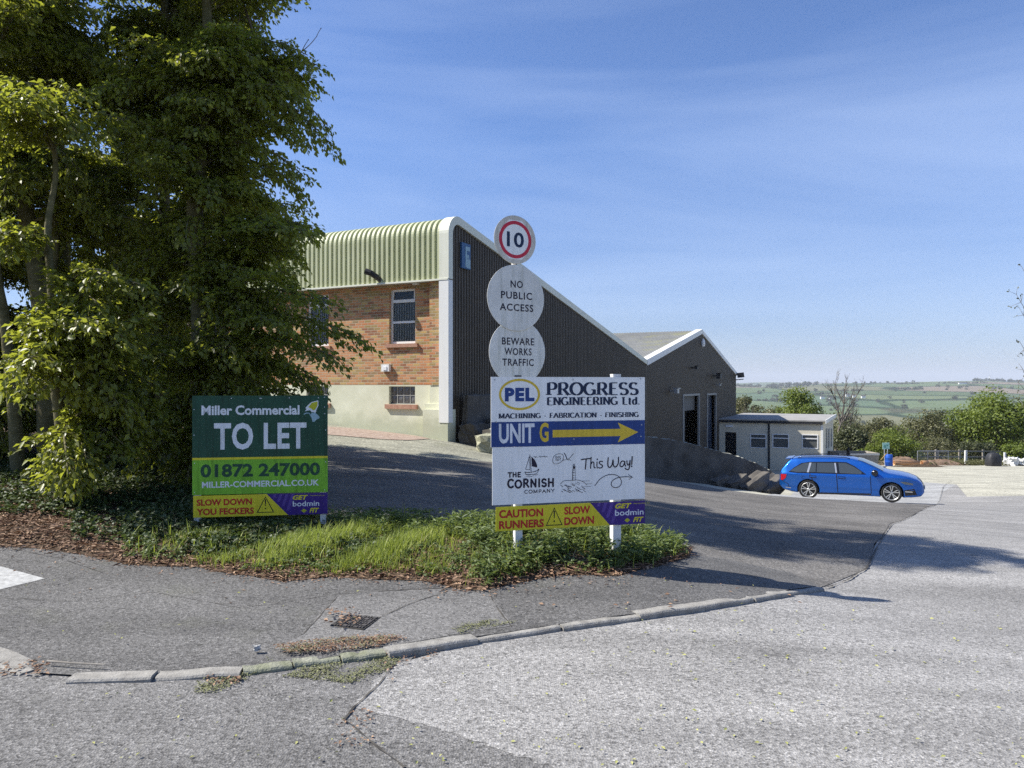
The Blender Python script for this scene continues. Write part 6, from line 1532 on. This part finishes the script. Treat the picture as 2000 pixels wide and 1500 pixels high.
# ---------------------------------------------------------------- background
def crown_np(r, h, rad, nleaf, size, clumps, low=.25, flatt=.8):
    """leaf clumps spread through a lumpy volume; local coordinates, base at the origin"""
    C_ = []
    for k in range(clumps):
        t = r.uniform(0, 1); u = r.normal(0, 1, 3); u /= np.linalg.norm(u); q = u * r.uniform(.35, .86) * np.array([rad, rad, h * (1 - low) / 2]); q[2] += h * (low + (1 - low) / 2)
        C_.append((q, rad * r.uniform(.22, .42)))
    n = nleaf // clumps; P_, N_ = [], []
    for q, s in C_:
        d = r.normal(0, 1, (n, 3)); d = nrmz(d) * (r.uniform(.35, 1, n) ** .5)[:, None] * s * r.uniform(.8, 1.25, (n, 1)); d[:, 2] *= flatt; P_.append(q + d); N_.append(d + np.array([0, 0, .5 * s]))
    p = np.concatenate(P_); nn = np.concatenate(N_) + r.normal(0, .35 * rad * .2, p.shape); d = r.normal(0, 1, p.shape); L = size * r.uniform(.6, 1.3, len(p))
    v, f = leaf_quads(p, d, nn, L, L * .75, .1, .1); tint = np.repeat(np.clip(r.normal(.5, .25, len(p)), 0, 1), 4)
    return v, f, tint, C_
def bgtree(name, label, px, Y, ytop, width_px, m, seed, nleaf=5000, size=.22, clumps=34, low=.22, group=None, dz_=0.0, cat="tree", trunk=True):
    r = np.random.default_rng(seed); x = (px - CX) / F * Y; z = h1(x, Y) + dz_; h = EYE - (ytop - CY) / F * Y - z; rad = width_px / F * Y / 2
    t = thing(name, (x, Y, z), label, cat, group); v, f, ti, C_ = crown_np(r, h, rad, nleaf, size, clumps, low)
    link("crown", np_mesh("crown", v, f, ti), m, t, True)
    mb = MB(); tr = max(.04, h * .022)
    mb.tube([(0, 0, -.3), (0.02 * h, 0, h * low), (0, 0, h * .7)], [tr * 1.3, tr, tr * .4], 7)
    for q, s in C_[::2]: mb.tube([(0, 0, h * low * r.uniform(.5, 1.3)), tuple(q * .55 + np.array([0, 0, h * low * .3])), tuple(q)], [tr * .5, tr * .32, tr * .1], 5, caps=False)
    mb.build("trunk", M["twig"], t, True, True)
    return t
bgtree("sycamore_tree", "largest rounded fresh green tree beyond the yard fence", 1938, 73, 762, 152, M["farleaf"], 1, 17000, .25, 80, .12)
bgtree("sycamore_tree", "rounded lime green tree rising behind the flat cabin roof", 1563, 76, 751, 92, M["farleaf"], 2, 11000, .21, 56, .15)
bgtree("hedgerow_tree", "hazy olive tree standing close behind the gabled shed's end wall", 1452, 84, 757, 70, M["olive"], 3, 4500, .24, 30, .1)
bgtree("hedgerow_tree", "low olive bush between the shed end and the lime green tree", 1500, 78, 787, 70, M["olive"], 4, 3500, .2, 28, .05)
bgtree("willow_bush", "feathery light green bush behind the blue barrel", 1752, 64.5, 832, 105, M["farleaf"], 5, 5000, .15, 40, .02)
bgtree("hedgerow_tree", "grey green thorn tree rising over the feathery bush", 1812, 74, 797, 90, M["olive"], 6, 5000, .19, 40, .08)
bgtree("hedgerow_tree", "dark twiggy thorn tree beside the largest green tree", 1858, 77, 783, 74, M["darkleaf"], 7, 4200, .19, 36, .08)
bgtree("hedgerow_tree", "dark ivy covered bush close behind the cabin's far corner", 1664, 66, 822, 76, M["darkleaf"], 8, 4800, .19, 36, .05)
bgtree("hedgerow_tree", "ragged olive tree right of the bare trees above the skip", 1716, 76, 806, 64, M["olive"], 9, 3600, .19, 34, .08)
bgtree("bush", "bright olive bush at the yard edge behind the white sacks", 1985, 65, 862, 62, M["farleaf"], 10, 2600, .16, 24, .02, cat="bush")
bgtree("bush", "dark low bush under the largest green tree", 1905, 67, 858, 80, M["darkleaf"], 11, 3200, .16, 26, .02, cat="bush")
bgtree("bush", "low grey green bush behind the wire mesh barrier", 1830, 67.5, 852, 86, M["olive"], 12, 3200, .15, 28, .02, cat="bush")
bgtree("bush", "low bright bush beside the skip at the yard edge", 1700, 63.5, 868, 56, M["farleaf"], 13, 2600, .14, 24, .02, cat="bush")
bgtree("hedgerow_tree", "pale green tree at the right edge behind the largest tree", 2010, 80, 800, 80, M["olive"], 14, 3600, .2, 30, .1)
bare("bare_tree", "tall leafless tree standing behind the cabin roof end", (29.7, 68, h1(29.7, 68)), 7.6, .16, 3, .42, 4)
bare("bare_tree", "shorter leafless tree next to the tall bare one", (32.0, 69, h1(32, 69)), 5.4, .10, 5, .40, 4)
bare("bare_tree", "thin half leafless tree close to the shed's eaves", (25.8, 80, h1(25.8, 80)), 5.6, .10, 6, .45, 4, leaves=3)
# scrub that reads as one mass
r = np.random.default_rng(3); parts = []
for k in range(120):
    px = r.uniform(1430, 2080); Y = r.uniform(78, 112); x = (px - CX) / F * Y; v, f, ti, _ = crown_np(r, r.uniform(2.4, 5.4), r.uniform(1.6, 3.4), 560, .24, 14, .0)
    v = v + np.array([x, Y, h1(x, Y)]); parts.append((v, f, ti))
o = link("scrub", np_mesh("scrub", *join_np(parts)), M["olive"]); o["kind"] = "stuff"
# rough growth along the yard edge
r = np.random.default_rng(4); n = 9000; x = r.uniform(23, 62, n); y = r.uniform(60.2, 66, n); k = r.uniform(0, 1, n) < .35 + .5 * patchy(x, y, .4, 2); x, y = x[k], y[k]
v1 = tuft(x, y, H(x, y) - .12, r, .45, 6, .22, .3); o = link("rough_grass", np_mesh("rough_grass", *v1), M["olive"]); o["kind"] = "stuff"
# distant woods along hedges and ridges
parts = []; r = np.random.default_rng(9)
def wood(px0, px1, Y0, Y1, n, s):
    for k in range(n):
        px = r.uniform(px0, px1); Y = Y0 + (Y1 - Y0) * r.uniform(0, 1); x = (px - CX) / F * Y; hh = s * r.uniform(.6, 1.3)
        v, f, ti, _ = crown_np(r, hh, hh * .7, 90, hh * .3, 9, .0); parts.append((v + np.array([x, Y, h1(x, Y) - 1]), f, ti * .5))
wood(1440, 1600, 2950, 3050, 70, 13); wood(1600, 1790, 2900, 3000, 14, 9); wood(1900, 2050, 2850, 2950, 60, 11); wood(1480, 2050, 1500, 2300, 70, 9); wood(1450, 1720, 900, 1300, 120, 8); wood(1700, 2050, 500, 800, 90, 6)
for k in range(9):
    a = r.uniform(1450, 1950); Y = r.uniform(1700, 2800); wood(a, a + r.uniform(40, 120), Y, Y + r.uniform(-60, 60), 26, 6)
o = link("distant_woodland", np_mesh("distant_woodland", *join_np(parts)), M["darkleaf"]); o["kind"] = "stuff"
# farm buildings and turbines far off
hs = [(1606, 1850, 9, 6, "white farmhouse farthest left of the distant hamlet"), (1622, 1820, 7, 4, "low white barn beside the leftmost distant farmhouse"), (1656, 1900, 11, 7, "largest white farmhouse in the middle of the distant hamlet"), (1668, 1880, 7, 5, "small white cottage next to the largest distant farmhouse"), (1686, 1840, 9, 5, "white cottage at the right end of the distant hamlet"), (1880, 2500, 26, 5, "long pale farm shed high on the distant green hill")]
for i, (px, Y, w, hh, lab) in enumerate(hs):
    x = (px - CX) / F * Y; z = h1(x, Y); t = thing("farmhouse", (x, Y, z), lab, "house", "distant farm buildings")
    mb = MB(); mb.box((-w / 2, -3, -1), (w, 0, 0), (0, 6, 0), (0, 0, hh + 1)); mb.build("wall", M["trim_white"], t, local=True)
    mb = MB(); mb.idx([(-w / 2 - .3, -3.4, hh - .2), (w / 2 + .3, -3.4, hh - .2), (w / 2 + .3, 0, hh + 2.4), (-w / 2 - .3, 0, hh + 2.4), (-w / 2 - .3, 3.4, hh - .2), (w / 2 + .3, 3.4, hh - .2)], [(0, 1, 2, 3), (3, 2, 5, 4), (0, 3, 4), (1, 5, 2)]); mb.build("roof", M["clad_dark2"], t, local=True)
for i, (px, Y, hub, lab) in enumerate(((1548, 3150, 20, "small white wind turbine farthest left on the skyline"), (1566, 3100, 19, "small white wind turbine between the other two on the skyline"), (1933, 2950, 22, "white wind turbine on the right hand hilltop"))):
    x = (px - CX) / F * Y; z = h1(x, Y); t = thing("wind_turbine", (x, Y, z), lab, "wind turbine", "distant wind turbines")
    mb = MB(); mb.tube([(0, 0, -3), (0, 0, hub)], [1.0, .6], 8); mb.build("tower", M["trim_white"], t, local=True)
    mb = MB()
    for k in range(3):
        a = math.radians(20 + 120 * k + 37 * i); mb.tube([(0, -1.2, hub), (math.sin(a) * 4, -1.2, hub + math.cos(a) * 4), (math.sin(a) * 11, -1.2, hub + math.cos(a) * 11)], [.5, .7, .2], 6)
    mb.build("rotor", M["trim_white"], t, local=True)

# ---------------------------------------------------------------- yard clutter
def P2(px, Y): x = (px - CX) / F * Y; return Vector((x, Y, h1(x, Y)))
# skip with black post
p = P2(1664, 53.0); sk = thing("skip", p, "grey open topped tipping skip standing beside the cabin's end wall", "skip")
mb = MB(); w, d, hh = 1.35, 1.0, 1.25
o_ = [(-w, -d, .1), (w * .95, -d, .1), (w * .95, d, .1), (-w, d, .1), (-w, -d, hh), (w * 1.1, -d, hh), (w * 1.1, d, hh), (-w, d, hh)]; i_ = [(a * .95, b * .92, c if c > 1 else .3) for a, b, c in o_]
mb.idx(o_ + i_, [(0, 1, 5, 4), (1, 2, 6, 5), (2, 3, 7, 6), (3, 0, 4, 7), (3, 2, 1, 0), (8, 12, 13, 9), (9, 13, 14, 10), (10, 14, 15, 11), (11, 15, 12, 8), (8, 9, 10, 11), (4, 5, 13, 12), (5, 6, 14, 13), (6, 7, 15, 14), (7, 4, 12, 15)])
mb.build("tub", M["timber"], sk, local=True); mb = MB(); mb.box((-w * 1.02, -d * 1.05, hh - .14), (w * 2.1, 0, 0), (0, .05, 0), (0, 0, .12)); mb.build("rim_bar", M["steel"], sk, local=True)
for s in (-.7, .7): mb = MB(); mb.box((s - .1, -d * .8, -.1), (.2, 0, 0), (0, d * 1.6, 0), (0, 0, .2)); mb.build("foot", M["darkpaint"], sk, local=True)
p = P2(1656.5, 51.6); mb = MB(); mb.tube([p - Vector((0, 0, .3)), p + Vector((0, 0, 1.0)), p + Vector((0, 0, 1.45)), p + Vector((.02, 0, 1.62))], [.09, .09, .10, .03], 10); mb.tube([p + Vector((0, 0, 1.1)), p + Vector((0, 0, 1.18))], .13, 10)
tag(mb.build("bollard", M["black"], None, True), "slim black post with a pointed top in front of the skip", "bollard")
p = P2(1624, 50.6); mb = MB(); mb.lathe([(0, 0), (.26, 0), (.27, .04), (.26, .3), (.275, .32), (.26, .6), (.275, .62), (.26, .86), (.2, .9), (0, .9)], p, ZV, 18); tag(mb.build("drum", M["s_midblue"], None, True), "blue drum half hidden behind the car by the cabin end wall", "drum")
# blue barrel, placard and prop
p = P2(1736, 59); bl = thing("barrel", p, "bright blue plastic barrel standing at the yard edge under a pale green sign", "barrel")
mb = MB(); mb.lathe([(0, 0), (.27, 0), (.29, .03), (.285, .28), (.30, .30), (.285, .33), (.285, .60), (.30, .63), (.285, .66), (.28, .86), (.25, .9), (0, .9)], (0, 0, 0), ZV, 20); mb.build("drum", mat("blue_plastic", (.015, .09, .42), .4), bl, True, True)
mb = MB(); mb.lathe([(0, .915), (.05, .915), (.055, .9)], (.12, -.05, 0), ZV, 10); mb.build("cap", M["darkpaint"], bl, local=True)
sgp = thing("placard", p + Vector((0, .42, 0)), "pale mint green placard on two thin stakes rising behind the blue barrel", "sign")
mb = MB(); mb.box((-.28, 0, 1.28), (.56, 0, .02), (0, .02, 0), (-.02, 0, .52)); mb.build("sign_panel", mat("mint_board", (.42, .68, .55), .5), sgp, local=True)
mb = MB(); mb.box((-.18, -.004, 1.40), (.16, 0, 0), (0, .003, 0), (0, 0, .22)); mb.box((.02, -.004, 1.52), (.16, 0, 0), (0, .003, 0), (0, 0, .14)); mb.box((-.05, -.0035, 1.34), (.22, 0, 0), (0, .002, 0), (0, 0, .05)); mb.build("lettering", mat("mint_print", (.12, .36, .27), .5), sgp, local=True)
for s in (-.1, .1): mb = MB(); mb.box((s - .02, .022, -.1), (.04, 0, 0), (0, .03, 0), (s * .3, 0, 1.5)); mb.build("stake", M["post"], sgp, local=True)
q = p + Vector((-.3, -.1, .0)); mb = MB(); mb.tube([q + Vector((-.5, 0, .35)), q + Vector((.1, .1, .98))], .025, 6); tag(mb.build("timber_prop", mat("yellow_timber", (.45, .30, .10), .8), None), "thin yellow timber prop leaning on the blue barrel", "plank")
# orange pipes and dirt
for i, (pa, pb, Y, rad_, lab) in enumerate(((1746, 1796, 59.5, .20, "long orange drain pipe lying by the blue barrel"), (1800, 1812, 58.6, .22, "short orange pipe offcut lying past the long pipe's end"))):
    a, b = P2(pa, Y), P2(pb, Y); a.z += rad_; b.z += rad_; d = (b - a).normalized(); mb = MB(); mb.lathe([(rad_, 0), (rad_, (b - a).length), (rad_ * .86, (b - a).length), (rad_ * .86, 0), (rad_, 0)], a, d, 16)
    tag(mb.build("drain_pipe", mat("orange_pipe", (.50, .27, .13), .6), None, True), lab, "pipe")
def heap(name, px, Y, sx, sy, hh, m, lab, cat, seed):
    r = random.Random(seed); c = P2(px, Y); mb = MB(); n, k = 22, 6; vs = []
    for j in range(k + 1):
        t = j / k
        for i in range(n): a = 2 * math.pi * i / n; q = (1 - t) * (1 + r.uniform(-.16, .16)); vs.append((c.x + math.cos(a) * sx * q, c.y + math.sin(a) * sy * q, c.z - .1 + hh * (math.sin(t * 1.57) * r.uniform(.75, 1.1))))
    mb.idx(vs, [(j * n + i, j * n + (i + 1) % n, (j + 1) * n + (i + 1) % n, (j + 1) * n + i) for j in range(k) for i in range(n)]); return tag(mb.build(name, m, None, True), lab, cat)
M["dirt"] = simple_noise("red_brown_spoil", (.13, .085, .055), (.27, .19, .135), 2.5, .95, .6, 12)
heap("dirt_heap", 1760, 61.5, 2.2, .8, .75, M["dirt"], "low brown heap of soil behind the orange pipe", "soil heap", 1); heap("dirt_heap", 1835, 60.8, 2.6, .7, .55, M["dirt"], "long low heap of reddish soil under the wire mesh barrier", "soil heap", 2); heap("dirt_heap", 1800, 57.8, 2.6, .4, .28, M["soil"], "dark flat ridge of soil in front of the orange pipes", "soil heap", 3); heap("dirt_heap", 1700, 61, 1.8, .6, .5, M["dirt"], "small heap of reddish soil left of the blue barrel", "soil heap", 4)
# wire mesh barrier
a, b = P2(1792, 61.8), P2(1852, 61.8); ba = thing("mesh_barrier", a, "low galvanised wire mesh barrier panel behind the soil heaps", "barrier"); L = (b - a).length; mb = MB()
for x in (0, L / 3, 2 * L / 3, L): mb.tube([(x, 0, 0), (x, 0, 1.1)], .03, 6)
mb.tube([(0, 0, 1.1), (L, 0, 1.1)], .03, 6); mb.tube([(0, 0, .15), (L, 0, .15)], .02, 6); mb.build("frame", M["steel"], ba, local=True); mb = MB()
for k in range(1, 26): mb.tube([(L * k / 26, 0, .15), (L * k / 26, 0, 1.1)], .006, 4, caps=False)
for k in range(1, 6): mb.tube([(0, 0, .15 + .16 * k), (L, 0, .15 + .16 * k)], .006, 4, caps=False)
mb.build("mesh", M["steel"], ba, local=True)
# post and rail fence
fe = thing("post_and_rail_fence", P2(1850, 65.5), "long grey timber post and rail fence along the far side of the yard", "fence"); pts = [P2(px, 65.5 + .3 * math.sin(px / 60)) for px in range(1690, 2130, 46)]
for q in pts: mb = MB(); mb.box(q + Vector((-.07, -.07, -.3)), (.14, 0, 0), (0, .14, 0), (0, 0, 1.45)); mb.build("post", M["timber"], fe)
for a, b in zip(pts[:-1], pts[1:]):
    for hz in (.45, .95): mb = MB(); d = b - a; mb.box(a + Vector((0, -.10, hz)), d, (0, .03, 0), (0, 0, .11)); mb.build("rail", M["timber"], fe)
q = P2(1886, 62.0); mb = MB(); mb.box(q + Vector((-.08, -.08, -.2)), (.16, 0, 0), (0, .16, 0), (.02, 0, 1.35)); tag(mb.build("timber_post", M["post"], None), "single pale post standing between the mesh barrier and the black bag", "post")
q = P2(1963, 62.0); mb = MB(); mb.box(q + Vector((-.07, -.07, -.2)), (.14, 0, 0), (0, .14, 0), (-.02, 0, 1.2)); tag(mb.build("timber_post", M["post"], None), "short pale post just past the black bag", "post")
# black bulk bag
q = P2(1940, 59.5); mb = MB(); n = 20; prof = [(.50, 0), (.54, .1), (.53, .5), (.47, .85), (.36, 1.02), (.2, 1.1), (0, 1.12)]; rr = random.Random(3); vs = []
for (rad_, hz) in prof:
    for i in range(n): t = 2 * math.pi * i / n; s = 1 / max(abs(math.cos(t)), abs(math.sin(t))) ** .7; k = rad_ * s * (1 + rr.uniform(-.05, .05)); vs.append((q.x + k * math.cos(t), q.y + k * math.sin(t) * .8, q.z - .05 + hz))
mb.idx(vs, [(j * n + i, j * n + (i + 1) % n, (j + 1) * n + (i + 1) % n, (j + 1) * n + i) for j in range(len(prof) - 1) for i in range(n)]); tag(mb.build("bulk_bag", M["darkpaint"], None, True), "upright full black bulk bag at the far edge of the yard", "bag")
sk_ = simple_noise("white_sacking", (.55, .55, .52), (.74, .74, .72), 3, .8, .4, 9)
for i, (px, Y, s, lab) in enumerate(((1970, 61, .42, "white filled sack nearest the black bag"), (1979, 60.4, .5, "largest white filled sack in the middle of the row"), (1988, 61, .45, "white filled sack behind the largest one"), (1996, 60.5, .44, "white filled sack at the right end of the row"))):
    q = P2(px, Y); rock("sack", q + Vector((0, 0, s * .55)), (s * 1.6, s * 1.1, s * 1.2), .5 * i, sk_, lab, "sack", 40 + i, .22, (.2 * i, .1))
# leafless tree at the right edge of the picture
tr = thing("roadside_tree", (21.2, 27.5, h1(21.2, 27.5)), "thin budding tree whose sparse twigs reach in at the right edge", "tree"); mb = MB(); bb_ = Vector((21.2, 27.5, h1(21.2, 27.5)))
mb.tube(catmull([bb_ - Vector((0, 0, .3)), bb_ + Vector((.1, 0, 2.5)), bb_ + Vector((-.1, 0, 5)), bb_ + Vector((.1, .1, 8))], 4), [.11, .105, .1, .095, .09, .085, .08, .07, .065, .06, .05, .04, .03], 8)
rr = random.Random(12); tips = []
for (zz, tipx, tipy) in ((4.0, 1985, 575), (3.6, 1990, 600), (2.6, 1992, 668), (2.2, 1990, 710), (2.0, 1988, 745), (5.0, 1995, 520), (1.5, 1992, 780), (6, 2010, 470)):
    a = bb_ + Vector((0, 0, zz)); b = at(tipx, tipy, 27.5); q = catmull([a, a.lerp(b, .5) + Vector((0, 0, -.2)), b], 5); mb.tube(q, [.03 * (1 - .8 * i / (len(q) - 1)) for i in range(len(q))], 5)
    for k in range(14):
        i = rr.randrange(2, len(q)); d = Vector((rr.gauss(-.2, .5), rr.gauss(0, .4), rr.gauss(.1, .5))).normalized() * rr.uniform(.1, .4); mb.tube([q[i], q[i] + d], [.008, .004], 4); tips.append(q[i] + d)
mb.build("trunk", M["twig"], tr, True)
p = np.array([tuple(t) for t in tips for _ in range(2)]); d = np.random.default_rng(2).normal(0, 1, p.shape); v, f = leaf_quads(p, d, np.random.default_rng(4).normal(0, 1, p.shape), np.full(len(p), .10), np.full(len(p), .06)); link("crown", np_mesh("crown", v, f, np.full(len(v), .3)), M["olive"], tr).matrix_parent_inverse = world_inv(tr)

# ---------------------------------------------------------------- air
hz = MB(); hz.box((-15000, -15000, -130), (30000, 0, 0), (0, 30000, 0), (0, 0, 330))
hm = bpy.data.materials.new("air"); hm.use_nodes = True; t_ = hm.node_tree; t_.nodes.clear(); o_ = t_.nodes.new("ShaderNodeOutputMaterial"); v_ = t_.nodes.new("ShaderNodeVolumePrincipled")
v_.inputs["Density"].default_value = 1.2e-4; v_.inputs["Color"].default_value = (.86, .92, 1.0, 1); v_.inputs["Anisotropy"].default_value = 0.0
t_.links.new(v_.outputs[0], o_.inputs["Volume"])
o = hz.build("haze", hm); o["kind"] = "stuff"
